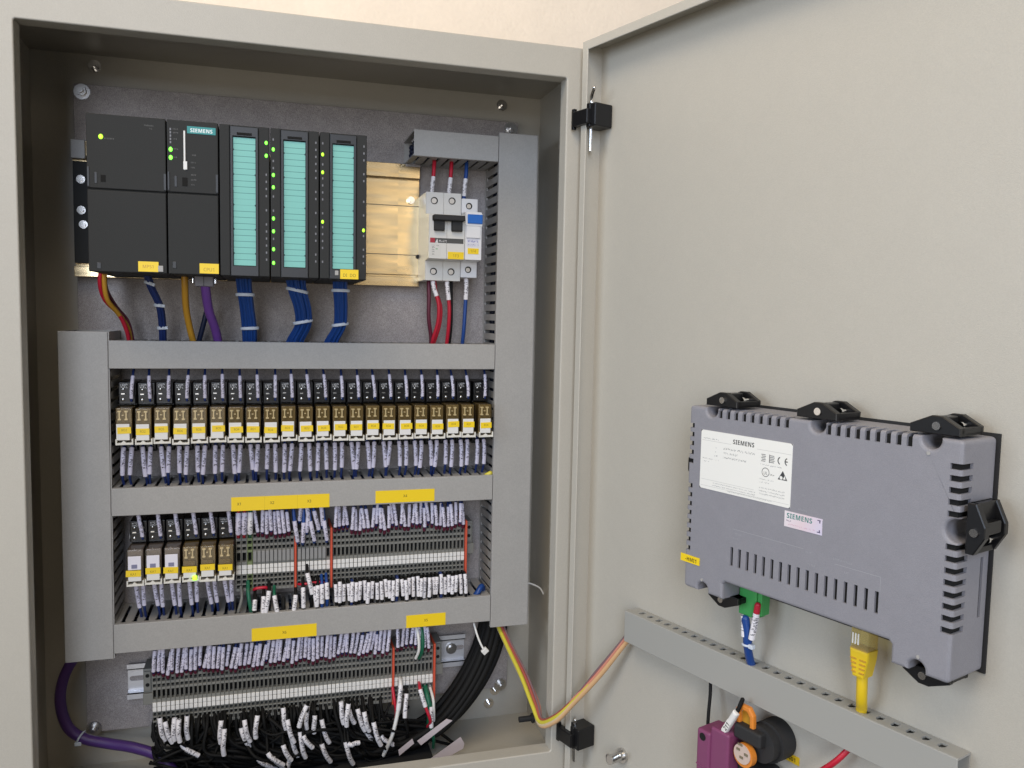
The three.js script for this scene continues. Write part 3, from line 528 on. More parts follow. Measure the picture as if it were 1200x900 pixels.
function topWires(x0, n, pitch, y, zBase, label, group, tilt, kinds, len = 23) {
  for (let i = 0; i < n; i++) {
    const x = x0 + i * pitch, dx = tilt + rr(-2.6, 2.6), z = zBase + rr(-2, 3), yb = y + rr(-3.5, 2.5), yt = yb + len + rr(-2, 2.5);
    wire(label(i), group, [[x, y - 4, -90], [x, yb, z], [x + dx, yt, z - 1], [x + dx * 1.3, yt + 6, z - 6], [x + dx * 1.2, yt + 16, z - 20]], 1.4, rnd() < 0.8 ? M.navy : M.wireBlack, [[[x + dx * 0.04, yb + 1, z], [x + dx * 0.5 + rr(-0.4, 0.4), (yb + yt) / 2, z + 0.5], [x + dx, yt, z - 1]]], 1.85, kinds, [[x, yb + 1, z - 0.2], [x, yb - 3.6, z - 2.4]]);
  }
}
topWires(201, 33, TP, -367, -82, (i) => `navy wire, white sleeve, above the ${nth(i + 1)} terminal right of the middle orange plate`, 'sleeved wires above the right run of the upper strip', -0.8, sleeveLilac, 21);
topWires(128, 8, 4.1, -366, -82, (i) => `blue wire with tilted white sleeve, ${ORD[i]} one left of the first orange plate`, 'tilted sleeves above the plugged terminals', -2, sleeveLilac, 20);
topWires(33.4, 55, TP, -496, -82, (i) => `navy wire with a tilted white sleeve above the ${nth(i + 1)} terminal of the lowest strip`, 'sleeved wires above the lowest strip', 2.6, sleeveLilac, 22);
topWires(264, 8, 4.6, -494, -82, (i) => `navy wire with white sleeve, ${ORD[i]} between the lowest two orange plates`, 'sleeved wires above the right end of the lowest strip', 0.6, sleeveLilac, 20);
// the looser bunch between the first two orange plates
for (const [x, y, dx, len] of [[165, -377, -3, 21], [170, -378, 0.5, 20], [173.5, -368, 1.5, 18], [176, -362, -2.5, 21], [181, -377, -4, 20], [185, -366, -4.5, 19], [189, -362, -2, 22], [193, -377, -3, 20], [167, -356, 1, 14]])
  wire(`blue wire with a loose white sleeve, above the ${ORD[Math.max(0, Math.min(7, Math.round((x - 165) / 4)))]} terminal between orange plates`, 'loose sleeves between two orange plates', [[x, y - 4, -88], [x, y, -81], [x + dx, y + len, -79], [x + dx * 1.3, -338, -84], [x + dx, -330, -95]], 1.7, M.blue, [[[x, y, -80.8], [x + dx * 0.5, y + len / 2, -79.4], [x + dx, y + len, -78.8]]], 2.1, sleeveLilac);
// two pink-white sleeves next to the last lower relay, and the earth wire's pale one
for (const [x, k] of [[109.8, 0], [115.2, 0], [120.6, 1]]) wire(k ? 'wire with a pale sleeve running to the third wide terminal' : `wire with a fat pinkish sleeve, ${x < 112 ? 'beside the last lower relay' : 'second from the last lower relay'}`, 'fat sleeves beside the last lower relay', [[x, -371, -86], [x + 0.2, -364, -80], [x + 0.6, -345, -80], [x + 1, -334, -92]], 1.5, k ? M.green : M.red, [[[x, -367, -80.6], [x + 0.3, -356, -79.6], [x + 0.6, -345.5, -80]]], 2.6, k ? sleevePrints : sleeveLilac);
// sleeves below the upper strip
for (let i = 0; i < 33; i++) {
  const x = 201 + i * TP, dx = rr(-1.6, 1.8), y0 = -420 + rr(-2, 1.5), y1 = y0 - 18 + rr(-2, 2), z = -76 + rr(-2, 3);
  wire(`dark wire, white sleeve, below the ${nth(i + 1)} terminal right of the middle orange plate`, 'sleeved wires below the right run of the upper strip', [[x, -424.5, -92], [x, y0 + 1.5, z], [x + dx, y1, z + 2], [x + dx * 1.2, y1 - 5, z], [x + dx, -452, -84]], 1.5, i % 11 === 4 ? M.navy : M.wireBlack, [[[x, y0, z], [x + dx * 0.4, (y0 + y1) / 2, z + 1.4], [x + dx, y1, z + 2]]], 1.95);
}
for (const [x, y0, dx, len, m] of [[125, -431, -0.5, 9, M.wireBlack], [133, -428, -0.6, 16, M.wireBlack], [138, -423, -3, 20, M.wireBlack], [143, -428, 3, 18, M.green], [163, -429, -2, 16, M.wireBlack], [170, -422, 0.3, 19, M.wireBlack], [174, -408, 4.5, 20, M.wireBlack], [180, -422, 3, 19, M.wireBlack], [184, -421, -1, 18, M.wireBlack], [188, -420, 0, 18, M.blue], [192.5, -419, 0.5, 15, M.blue]])
  wire(`${m === M.blue ? 'blue' : m === M.greenYellow ? 'yellow' : m === M.amberWire ? 'amber' : 'black'} wire, white sleeve, under the upper strip, ${ORD[Math.round((x - 125) / 5)]} spot from its relays`, 'sleeves below the left half of the upper strip', [[x, y0 + 6, -86], [x, y0, -76], [x + dx, y0 - len, -73], [x + dx, y0 - len - 6, -76], [x + dx, -452, -86]], 1.6, m, [[[x, y0, -76], [x + dx * 0.4, y0 - len / 2, -73.6], [x + dx, y0 - len, -73]]], 2.2);
function cable(name, label, category, pts, r, m, group, seg = 0) {
  const a = pts[0], t = thing(name, label, category, a, group);
  obj('insulation', tube(pts.map((p) => V(p[0] - a[0], p[1] - a[1], p[2] - a[2])), r, seg || pts.length * 7, 10), m, t); return t;
}
cable('wire', 'grey-green wire hanging beside the last lower relay', 'wire', [[112, -420, -84], [113, -428, -76], [110, -440, -76], [108, -452, -86]], 1.4, M.terminal);
cable('wire', 'green and yellow earth wire dropping into the duct', 'wire', [[118.6, -415, -84], [119, -424, -75], [121, -438, -74], [123, -452, -86]], 1.8, M.green);
cable('wire', 'red wire bridge below the first plugged terminals', 'wire', [[124, -423, -83], [126, -421.4, -81], [135, -421, -81], [137, -423, -83]], 1.5, M.red);
cable('wire', 'short black wire stub standing in the duct slot below the upper strip', 'wire', [[151.5, -432, -78], [151.5, -440, -76], [151.2, -452, -84]], 2, M.wireBlack);
cable('wire', 'red wire bridge between the orange plates, below the strip', 'wire', [[166, -421, -84], [170, -420, -80], [186, -419, -80], [190, -421, -84]], 1.3, M.red);

// loose sleeved wires below the lowest strip
const loose = [[39, -536, 42, -558], [44, -539, 49, -559], [53, -534, 52, -555], [57, -534, 57, -555], [63, -537, 63, -559], [59, -564, 71, -575], [94, -542, 93, -563], [97, -550, 96, -573], [112, -557, 118, -574], [115, -547, 119, -567], [127, -541, 125, -562], [137, -579, 149, -591], [128, -590, 142, -601], [151, -538, 153, -559], [155, -550, 160, -571], [173, -534, 166, -554], [174, -541, 173, -563], [181, -551, 180, -566], [167, -564, 171, -588], [170, -566, 177, -577], [188, -558, 194, -580], [188, -581, 195, -598], [206, -536, 208, -558], [213, -537, 211, -559], [215, -551, 219, -563], [223, -549, 229, -570], [229, -551, 233, -569], [238, -561, 244, -583], [229, -567, 236, -582], [247, -580, 257, -589], [211, -580, 217, -601], [151, -573, 157, -587], [159, -571, 164, -590], [142, -588, 150, -598], [157, -589, 155, -598], [214, -580, 222, -579]];
loose.forEach(([x0, y0, x1, y1], i) => {
  const z = -74 + (i % 4) * 4, ux = x1 - x0, uy = y1 - y0;
  wire(`black wire with a loose white sleeve under the ${nth(Math.max(1, Math.round((x0 - 31) / 4.07)))} terminal of the lowest strip`, 'loose sleeved wires below the lowest strip', [[x0 - ux * 0.2 + rr(-3, 3), Math.min(-543, Math.max(-543, y0 + 14)), -92], [x0 - ux * 0.1, Math.min(y0 + 6, -545), z - 8], [x0, y0 - 1, z], [x1, y1, z], [x1 + ux * 0.6 + 6, y1 - 12, z - 8], [x1 + 30, Math.min(y1 - 20, -600), z - 20]], 1.4, M.wireBlack, [[[x0 - ux * 0.05, y0 + 1.5, z], [(x0 + x1) / 2, (y0 + y1) / 2, z + 1], [x1 + ux * 0.15, y1 - 3, z]]], 2.35);
});
{ // the plain black wires of the tangle cannot be told apart
  const list = [];
  for (let i = 0; i < 60; i++) {
    const x = 33 + i * 3.65, e = 130 + i * 2.8 + rr(-35, 35), z = -86 + rr(-4, 10);
    list.push(tube([[x, -543, -92], [x + rr(-1.5, 1.5), -551, z], [x + (e - x) * 0.06 + rr(-6, 6), -572 + rr(-6, 6), z + rr(-6, 8)], [x + (e - x) * 0.5 + rr(-14, 14), -588 + rr(-10, 8), z + rr(-12, 8)], [e, -605 + rr(-4, 4), -95 + rr(-10, 10)]], 1.7, 26, 6));
  }
  for (let i = 0; i < 90; i++) {
    const x = rr(36, 262), y = rr(-562, -600), z = rr(-104, -68), w = rr(20, 90), d = rnd() < 0.7 ? 1 : -1;
    list.push(tube([[x - w * 0.5 * d, y + rr(-4, 18), z - 12], [x - w * 0.2 * d, y + rr(-8, 8), z + rr(-4, 6)], [x + w * 0.15 * d, y - rr(-4, 12), z + rr(-6, 6)], [x + w * 0.55 * d, y - rr(4, 18), z - 10]].map(([a, b, c]) => [Math.max(30, a), Math.max(-608, b), c]), rr(1, 1.7), 16, 6));
  }
  const o = obj('wire_tangle', list, M.wireBlack); o.userData.kind = 'stuff'; o.userData.label = 'tangle of plain black wires under the lowest terminal strip';
}
for (const [x0, y0, x1, y1, m, l] of [[266, -529, 263, -553, M.white, 'white wire with two sleeves right of the left lower orange plate'], [272, -539, 270, -562, M.wireBlack, 'black wire with a white sleeve under the right end of the lowest strip'], [286, -536, 291, -553, M.red, 'red wire with a white sleeve under the right end of the lowest strip'], [297.5, -556, 297.5, -576, M.green, 'green wire with a long white sleeve under the right orange plate']])
  wire(l, undefined, [[x0 + 1.5, y0 - 1, -90], [x0 + 0.5, y0 + 2.5, -80], [x0, y0, -72], [x1, y1, -68], m === M.white ? [257, -578, -66] : m === M.red ? [296, -568, -66] : [x1 + 3, y1 - 14, -70], m === M.white ? [249, -600, -70] : [x1 + 4, y1 - 26, -76]], m === M.white ? 2 : 1.7, m, [[[x0, y0, -72], [(x0 + x1) / 2, (y0 + y1) / 2, -69.6], [x1, y1, -68]]], 2.3);
cable('wire', 'white wire running down beside the right lower orange plate', 'wire', [[299, -541, -90], [300, -549, -74], [300.5, -560, -72], [302, -578, -78]], 1.5, M.white);
cable('wire', 'dark green wire beside the white one at the right lower orange plate', 'wire', [[294, -540, -90], [294.5, -546, -78], [296, -556, -73], [297, -580, -80]], 2.6, M.green);
cable('wire', 'red wire hanging left of the left lower orange plate', 'wire', [[259, -535, -80], [260, -545, -74], [262, -558, -74], [262, -575, -84]], 1.6, M.red);
cable('wire', 'white looped wire above the right end of the lowest strip', 'wire', [[281, -466, -84], [284, -480, -76], [285, -496, -76], [283, -507, -82]], 1.5, M.white);
cable('wire', 'dark teal wire beside the white loop above the lowest strip', 'wire', [[286, -466, -86], [289, -484, -79], [288.5, -500, -80], [287, -508, -86]], 2.4, M.green);
function paperTag(label, pts) { const o = obj('paper_tag', [ext(pts, 0.4)], M.paper); o.position.z = -58 * S; o.rotation.x = 0; tag(o, label, 'paper tag'); }
paperTag('pale pink paper tag lying over the black cables', [[281, -583], [311, -563.5], [317, -566], [285, -588]]);
paperTag('small pale paper tag left of the pink tag, on the black cables', [[262, -590], [276, -580], [278, -585], [263, -596]]);
paperTag('large pale pink paper tag at the foot of the black cable bundle', [[291, -606], [326, -584.5], [330, -592], [329, -597], [297, -612]]);

// heavy black cables from the right duct to the cabinet floor
for (let i = 0; i < 13; i++) {
  const o = (i % 5) * 6.2 - 10, zz = -112 + Math.floor(i / 5) * 13 + rr(-2, 2);
  cable('black_cable', 'thick black cable in the bundle curving down from the right duct', 'cable', [[372 + o * 0.9, -462, zz], [369 + o * 0.9, -490, zz], [358 + o * 1.0, -522, zz + 3], [335 + o * 1.05, -557, zz + 8], [306 + o, -583 + rr(-2, 2), zz + 12], [262 + o, -598 + rr(-2, 3), zz + 10], [190 + o * 3, -606, zz]], 3.6, M.wireBlack, 'black cables curving down from the right duct', 46);
}
{ const t = thing('cable_tie', 'white cable tie with its head on the black cable bundle', 'cable tie', [352.5, -500, -67]);
  obj('strap', tube([[-9.5, 26, -11], [-6.5, 14, -6], [-2.5, 4, -3], [0.5, -1, -1]].map((p) => V(...p)), 1.1, 20, 8), M.white, t);
  obj('lock', [bb(-3.4, 3.4, -2.8, 2.8, -2, 2, 0.8).rotateZ(0.7)], M.white, t); }

// violet bus cables
cable('violet_cable', 'thick violet cable looping at the lower left edge of the plate', 'cable', [[-20, -462, -122], [-34, -478, -120], [-50, -505, -118], [-54, -530, -116], [-47, -556, -114], [-34, -567, -112], [-12, -573, -108], [14, -577, -100], [38, -586, -92], [54, -606, -86], [58, -613, -84]], 5, M.darkViolet, undefined, 70);
{ const o = obj('cable_tie', [new THREE.TorusGeometry(5.6, 0.9, 6, 18).rotateY(1.3).rotateZ(-0.5), bb(-5, 1, -6.6, -3, 2, 5, 0.6)], M.tie); o.position.set(-36 * S, -565.5 * S, -112 * S); tag(o, 'pale tie round the violet cable at the plate corner', 'cable tie'); }
{ const o = obj('tie_mount', [bb(-8, 8, -8, 8, 0, 5, 1)], M.white); o.position.set(-22 * S, -484 * S, -146 * S); tag(o, 'white adhesive tie mount under the left duct', 'tie mount'); }

// ---------------------------------------------------------------- wiring between controller and duct
function tieRing(x, y, z, r, rot = 0) {
  const t = thing('cable_tie', '', 'cable tie', [x, y, z]); t.rotation.z = rot; return t;
}
cable('red_wire', 'red wire curving from the left controller module to the duct', 'wire', [[-1, -118, -60], [-3, -133, -64], [-1, -146, -72], [9, -160, -84], [14, -176, -92], [15, -190, -98]], 1.9, M.red, undefined, 40);
cable('yellow_wire', 'yellow wire twisted along the red one at the left', 'wire', [[2.5, -118, -58], [1, -132, -61], [2, -146, -67], [8, -158, -82], [14, -172, -96], [16, -190, -100]], 2.1, M.amberWire, undefined, 40);
cable('brown_wire', 'dark red wire behind the red and yellow pair', 'wire', [[0, -118, -70], [0, -136, -74], [6, -152, -84], [14, -166, -96], [18, -190, -102]], 1.8, M.crimson, undefined, 36);
function bundle(n, label, group, path, R, r, m, ties, tieLabel) {          // parallel wires that keep together along a path
  const at = []; for (let i = 0; i < n; i++) { const a = i * 2.39996, q = R * Math.sqrt((i + 0.3) / n); at.push([Math.cos(a) * q, Math.sin(a) * q]); }
  for (const [dx, dz] of at) cable('blue_wire', label, 'wire', path.map(([x, y, z, k = 1], i) => [x + dx * k + rr(-0.3, 0.3), y + rr(-0.3, 0.3), z + dz * 0.7 * k]), r, m, group, path.length * 6);
  ties.forEach(([x, y, z, rot, q = 1, lab]) => {
    const t = thing('cable_tie', lab, 'cable tie', [x, y, z]);
    obj('strap', new THREE.TorusGeometry(R + r + 0.3, 0.75, 6, 24).scale(q, 0.75 * q, 2.2).rotateX(Math.PI / 2), M.tie, t); t.rotation.z = rot;
    obj('lock', bb(R * 0.7, R * 0.7 + 3, -1.4, 1.4, 0.2, 3, 0.5), M.tie, t);
  });
}
bundle(7, 'dark blue wire in the slim bundle below the left controller module', 'slim dark blue bundle', [[34, -117, -60], [38, -134, -66], [43.5, -150, -76], [44.6, -166, -86], [43.8, -192, -98]], 2.7, 1.25, M.navy, [[37, -131, -65, -0.35, 1, 'upper pale tie on the slim dark blue bundle'], [43.6, -150.5, -76, -0.1, 1, 'middle pale tie on the slim dark blue bundle'], [44.4, -171, -89, 0.05, 1, 'lower pale tie on the slim dark blue bundle']]);
cable('amber_cable', 'orange-yellow cable hanging below the processor module', 'cable', [[67, -116, -58], [66.6, -134, -62], [66.4, -152, -72], [68.5, -172, -86], [72, -192, -98]], 3.0, M.amberWire, undefined, 40);
cable('violet_cable', 'violet cable hanging from the grey plug under the processor', 'cable', [[84.5, -122, -46], [85, -138, -52], [86.5, -154, -64], [91, -172, -82], [94, -194, -98]], 4.1, M.violet, undefined, 40);
cable('blue_cable_stub', 'short navy cable slanting behind the violet cable', 'cable', [[84, -150, -88], [80, -166, -92], [75, -184, -98], [73, -194, -100]], 2.4, M.deepBlue, undefined, 24);
{
  const t = thing('bus_plug', 'grey bus plug under the yellow tag of the processor', 'plug', [84, -137, -60]);
  obj('housing', [bb(-7.8, 8, 4, 16, 2, 18, 1.2)], M.hmi, t); obj('split_line', [bb(-0.2, 0.2, 4, 16, 17.8, 18.2)], M.hole, t);
  for (const x of [-9.5, 9.2]) obj('plug_screw', [cyl(1.8, 4, 'y', x, 9, 12, 12)], M.chrome, t);
}
const blueGroup = ['left of the three blue bundles', 'middle of the three blue bundles', 'right of the three blue bundles'];
bundle(18, 'blue wire in the left of three thick bundles below the signal modules', blueGroup[0], [[117, -116, -50, 1.15], [118, -134, -60, 1.05], [120, -152, -72], [121.5, -170, -84, 1.05], [121.5, -194, -98, 0.95]], 5.6, 1.5, M.blue, [[118, -139, -62, 0, 1.05, 'upper pale tie on the left blue bundle'], [121.3, -170, -84, 0.05, 1.08, 'lower pale tie on the left blue bundle']]);
bundle(22, 'blue wire in the middle bundle below the signal modules', blueGroup[1], [[161, -116, -48, 1.2], [164, -134, -58, 1.1], [169, -150, -68], [170, -166, -82], [163, -182, -94, 1.1], [158, -198, -98, 1.1]], 6.8, 1.6, M.blue, [[164, -134, -58, -0.2, 1.1, 'upper pale tie on the middle blue bundle'], [170, -163, -79, 0.2, 1.03, 'lower pale tie on the middle blue bundle']]);
bundle(18, 'blue wire in the right bundle below the signal modules', blueGroup[2], [[202.5, -116, -48, 1.1], [203.5, -134, -56, 1.05], [205, -150, -68], [205, -166, -80], [198, -182, -93, 1.1], [193, -198, -98, 1.1]], 5.4, 1.5, M.blue, [[203.4, -133, -56, 0, 1.1, 'upper pale tie on the right blue bundle'], [205, -165, -79, 0.15, 1.05, 'lower pale tie on the right blue bundle']]);
// breaker wiring
for (const [x, m, l] of [[296, M.red, 'red wire with a white sleeve entering the left pole of the two-pole breaker'], [313.5, M.red, 'red wire with a white sleeve entering the right pole of the two-pole breaker'], [329, M.blue, 'blue wire with a white sleeve entering the single-pole breaker']])
  wire(l, undefined, [[x - 1.5, x > 320 ? -40 : -36, -88], [x - 1.2, -28, -86], [x + 0.6, -14, -88], [x + 2.2, 6, -92]], 2, m, [[[x - 1.4, -34, -87.6], [x - 1.2, -26, -86], [x - 0.2, -17, -87]]], 2.3);
const below = (l, m, pts, sl) => wire(l, undefined, pts, 2, m, sl ? [sl] : [], 2.3);
below('dark red wire outermost left below the two-pole breaker', M.crimson, [[293, -117, -90], [293, -135, -86], [293.5, -158, -88], [297, -176, -94], [298, -192, -100]]);
below('red wire with a white sleeve below the left breaker pole', M.red, [[296.5, -117, -86], [297, -126, -83], [302, -142, -82], [302.5, -160, -85], [299, -178, -92], [298, -192, -100]], [[296.5, -120, -84], [297.4, -127, -82.6], [299.6, -135, -82]]);
below('second red wire curving below the left breaker pole', M.red, [[299, -117, -90], [300, -130, -87], [305, -146, -86], [304.5, -164, -89], [300, -184, -97]]);
below('red wire with a white sleeve below the right breaker pole', M.red, [[311, -117, -86], [311, -126, -83], [313.5, -145, -84], [314, -165, -88], [313.5, -190, -98]], [[311, -120, -84], [311, -128, -82.8], [311.6, -138, -82.6]]);
below('black wire beside the red one below the right breaker pole', M.wireBlack, [[316, -117, -90], [316, -140, -88], [316.5, -165, -90], [316, -192, -100]]);
below('blue wire with a white sleeve below the single-pole breaker', M.blue, [[331, -113, -88], [331, -124, -85], [330.5, -145, -86], [330, -168, -89], [330, -192, -98]], [[331, -116, -86], [331, -126, -84.6], [330.8, -138, -85]]);
cable('yellow_wire', 'yellow wire tip lying at the right end of the middle duct', 'wire', [[347, -322, -80], [352, -318, -76], [357, -315, -75]], 2.4, M.greenYellow);
cable('blue_wire', 'blue wire showing at the right end of the lowest duct', 'wire', [[340, -452, -84], [347, -442, -80], [352, -437, -84], [356, -444, -92]], 3, M.blue);
cable('wire', 'thin white wire beside the right edge of the long vertical duct', 'wire', [[398, -440, -100], [412, -443.5, -99], [422, -449, -98], [425.3, -455, -97]], 0.9, M.white);

// loom that crosses from the cabinet to the door
[[M.greenYellow, -2, -1, 2.1, 'yellow and green'], [M.peachPink, 2.6, -2.4, 1.5, 'salmon'], [M.rust, 1, -4.4, 1.5, 'rust red'], [M.beige, -2, 2.6, 2.2, 'beige'], [M.brownGrey, 3, -5.6, 1.2, 'brown'], [M.peach, -0.5, 4, 2.4, 'peach-coloured']].forEach(([m, o, q, r, c], i) => {
  const tw = i % 2 ? 0.8 : -0.8, A = [387 + o * 0.3, -537 - q * 0.7, 34], B = onDoor(70, -428.5 - q * 0.5, 7 + o * 0.5), mix = (f, dy) => A.map((v, k) => v + (B[k] - v) * f + (k === 1 ? dy : 0)), back = q * 0.8;
  cable('loom_wire', `${c} wire of the loom crossing from cabinet to door`, 'wire', [[371 + o * 0.6, -462, -92 - back], [373 + o, -480, -84 - back], [376 + o, -492, -66 - back], [382 + o * 1.2, -512, -26 - back], [385 + o + tw, -529 - q * 0.3, 4 - back * 0.5], [385 + o * 0.4, -537 - q * 0.6, 22], mix(0.1, 0.5), mix(0.35, -3 + tw), mix(0.65, -3 - tw), mix(0.9, -1), B], r, m, 'wires of the loom crossing to the door', 90);
});

// ---------------------------------------------------------------- operator panel on the door
{
  const s0 = 159.8, s1 = 359, y0 = -217, y1 = -353, N = 37.7;
  const t = doorThing('operator_panel', 'grey operator panel seen from behind, mounted in the open door', 'operator panel', s0, y1, 0);
  const L = (g) => g.translate(-s0, -y1, 0);
  const sh = new THREE.Shape(), arcs = [[s0 + 21, 5], [268, 5.5], [341, 5.5]];
  sh.moveTo(s0, y1 + 3); sh.lineTo(s0, y0 - 3); sh.quadraticCurveTo(s0, y0, s0 + 3, y0);
  for (const [c, r] of arcs) { sh.lineTo(c - r, y0); sh.absarc(c, y0 - 1.5, r, Math.PI, 2 * Math.PI, false); sh.lineTo(c + r, y0); }
  sh.lineTo(s1 - 3, y0); sh.quadraticCurveTo(s1, y0, s1, y0 - 3);
  sh.lineTo(s1, -260); sh.absarc(s1 - 1, -267, 6.5, Math.PI / 2, -Math.PI / 2, false); sh.lineTo(s1, -274);
  sh.lineTo(s1, y1 + 3); sh.quadraticCurveTo(s1, y1, s1 - 3, y1);
  sh.lineTo(345, y1); sh.absarc(340, y1 + 2, 5, 0, Math.PI, false); sh.lineTo(335, y1);
  sh.lineTo(324.5, y1); sh.lineTo(324.5, -342); sh.lineTo(322.5, -340); sh.lineTo(198.5, -340); sh.lineTo(196.6, -342); sh.lineTo(196.6, y1);
  sh.lineTo(183, y1); sh.absarc(178, y1 + 2, 5, 0, Math.PI, false); sh.lineTo(173, y1); sh.lineTo(s0 + 3, y1); sh.quadraticCurveTo(s0, y1, s0, y1 + 3);
  const cuts = [];
  for (let i = 0; i < 9; i++) { cuts.push(bb(189 + i * 7 - 1.7, 189 + i * 7 + 1.7, -223.6, -210, 27, 46, 0)); cuts.push(bb(276.2 + i * 6.55 - 1.7, 276.2 + i * 6.55 + 1.7, -224.2, -210, 27, 46)); }
  for (let i = 0; i < 5; i++) cuts.push(bb(352.5, 366, -231.6 - i * 6.6 - 1.7, -231.6 - i * 6.6 + 1.7, 26, 46), bb(150, 165, -231.6 - i * 6.6 - 1.7, -231.6 - i * 6.6 + 1.7, 26, 46));
  for (let i = 0; i < 8; i++) cuts.push(bb(352.5, 366, -276.4 - i * 6.7 - 1.7, -276.4 - i * 6.7 + 1.7, 26, 46), bb(150, 165, -276.4 - i * 6.7 - 1.7, -276.4 - i * 6.7 + 1.7, 26, 46));
  for (let i = 0; i < 17; i++) cuts.push(bb(204 + i * 6.87 - 1.25, 204 + i * 6.87 + 1.25, -326.6, -313.2, 12, 46));
  cuts.push(bb(355, 366, -320, -285, 8.2, 11.2));
  const prep = (g) => { const q = g.index ? g.toNonIndexed() : g; q.clearGroups(); for (const k of Object.keys(q.attributes)) if (!['position', 'normal', 'uv'].includes(k)) q.deleteAttribute(k); return q; };
  const A = new Brush(prep(ext(sh, N - 1, { bevel: 2, seg: 3 }).translate(0, 0, 1))), B = new Brush(join(cuts.map(prep)));
  A.updateMatrixWorld(); B.updateMatrixWorld();
  const ev = new Evaluator(); ev.useGroups = false;
  const cut = ev.evaluate(A, B, SUBTRACTION).geometry;
  obj('housing', [L(cut)], M.hmi, t);
  obj('hollow_shade', [L(bb(200, 318, -330, -310, 5, N - 1.7)), L(bb(186, 247.5, -226, -218.8, 10, N - 1.7)), L(bb(274, 331, -226, -218.8, 10, N - 1.7)), L(bb(350, s1 - 1.8, -260, -229, 10, N - 1.7)), L(bb(350, s1 - 1.8, -326, -274.4, 10, N - 1.7)), L(bb(s0 + 1.8, 168, -326, -229, 10, N - 1.7)), L(bb(350, s1 - 1.2, -322, -283, 6, 13))], M.hole, t);  // black boxes added for the darkness of the hollow behind the slots
  obj('bezel_edge', [L(bb(s0 - 1.5, s1 + 1.7, y1 - 1.8, y0 + 1.7, 0.1, 1.2))], M.matt, t);
  obj('side_seam', [L(bb(s1 - 0.2, s1 + 0.1, y1 + 6, y0 - 5, 4.4, 4.9))], M.hmi, t);
  for (const [x, y] of [[340, -226.4], [177.5, -344], [341, -343.5]]) obj('pip', [L(cyl(1.1, 0.6, 'z', x, y, N + 0.1, 12))], M.duct, t);
  const lw = 78.6, lh = 42.6;
  sticker('rating_label', t, lw, lh, 211.4 - s0, -254.8 - y1, N, printed(lw, lh, 14, (x, w, h) => {
    x.fillStyle = '#efeee9'; x.beginPath(); x.roundRect(0, 0, w, h, 2); x.fill();
    const g = 'rgba(90,92,96,.55)', k = 'rgba(40,42,46,.9)';
    text(x, 'SIEMENS', w * 0.49, 5.2, 4.4, '#2a2b2d', 'bold');
    x.fillStyle = 'rgba(120,120,120,.5)'; x.fillRect(1, 7.2, w * 0.34, 0.2); x.fillRect(w * 0.64, 7.2, w * 0.35, 0.2);
    scrawl(x, 2, 5.8, 14, 1, g); scrawl(x, 13, 11.6, 2, 1.1, g); scrawl(x, 13, 14.6, 1.6, 1.1, g); scrawl(x, 13, 17.2, 2.6, 1.1, g); scrawl(x, 2, 20.4, 15, 0.9, g); scrawl(x, 2, 22.4, 6, 0.9, g);
    scrawl(x, 21, 11, 27, 1.5, g, 0.9); scrawl(x, 21, 14.2, 15, 1.5, g, 0.9); scrawl(x, 21, 17.4, 22, 1.5, g, 0.9);
    for (const u of [54, 60.5]) { for (let q = 0; q < 5; q++) { x.fillStyle = 'rgba(70,72,76,.7)'; x.fillRect(u + (q % 2) * 0.4, 10 + q * 1.1, u > 58 ? 4 : 3.4, 0.55); } if (u > 58) { x.fillStyle = k; x.fillRect(u, 9.6, 0.5, 5.6); } }
    x.strokeStyle = k; x.lineWidth = 0.75; x.beginPath(); x.arc(70, 12.5, 2.4, Math.PI * 0.62, Math.PI * 1.38); x.stroke(); x.beginPath(); x.arc(75.6, 12.5, 2.4, Math.PI * 0.62, Math.PI * 1.38); x.moveTo(73.4, 12.5); x.lineTo(75.2, 12.5); x.stroke();
    scrawl(x, 53.5, 17, 17, 0.9, g);
    x.lineWidth = 0.4; x.beginPath(); x.arc(58, 22, 2.9, 0, 7); x.stroke(); text(x, 'UL', 58, 22.1, 2.8, k); scrawl(x, 61.4, 23, 3, 1.2, k, 1);
    x.fillStyle = k; x.beginPath(); x.moveTo(68, 25); x.lineTo(71.8, 18.8); x.lineTo(75.6, 25); x.fill(); x.fillStyle = '#efeee9'; x.beginPath(); x.arc(70.6, 23.6, 1.2, 0, 7); x.fill(); x.beginPath(); x.moveTo(72, 24.4); x.lineTo(73.4, 21.8); x.lineTo(74.2, 24.4); x.fill();
    scrawl(x, 53, 27, 12, 0.9, g); scrawl(x, 53, 29, 8, 0.9, g);
    for (const y of [33, 35, 37]) scrawl(x, 53, y, 21, 1, g, 0.9);
    for (const y of [37.2, 39, 40.8]) { x.fillStyle = 'rgba(120,120,120,.35)'; scrawl(x, y > 40 ? 26 : 12, y, 38, 0.8, g, 0.9); }
    x.fillStyle = 'rgba(120,120,120,.45)'; x.fillRect(1, 35.6, 48, 0.2); x.fillRect(1, 40.2, w - 2, 0.2);
  }, { roughness: 0.4 }));
  sticker('hologram_label', t, 28.4, 10.4, 261 - s0, -283.2 - y1, N, printed(28.4, 10.4, 14, (x, w, h) => {
    const gr = x.createLinearGradient(0, 0, w, h); gr.addColorStop(0, '#e6dfe4'); gr.addColorStop(0.5, '#e2cfd6'); gr.addColorStop(1, '#d5cfe4'); x.fillStyle = gr; x.fillRect(0, 0, w, h);
    text(x, 'SIEMENS', 11.4, 3, 4.6, '#2f7a72', 'bold'); scrawl(x, 1.4, 6.2, 3, 1.2, 'rgba(80,60,90,.7)', 1); scrawl(x, 3, 8.4, 20, 1, 'rgba(190,120,150,.5)');
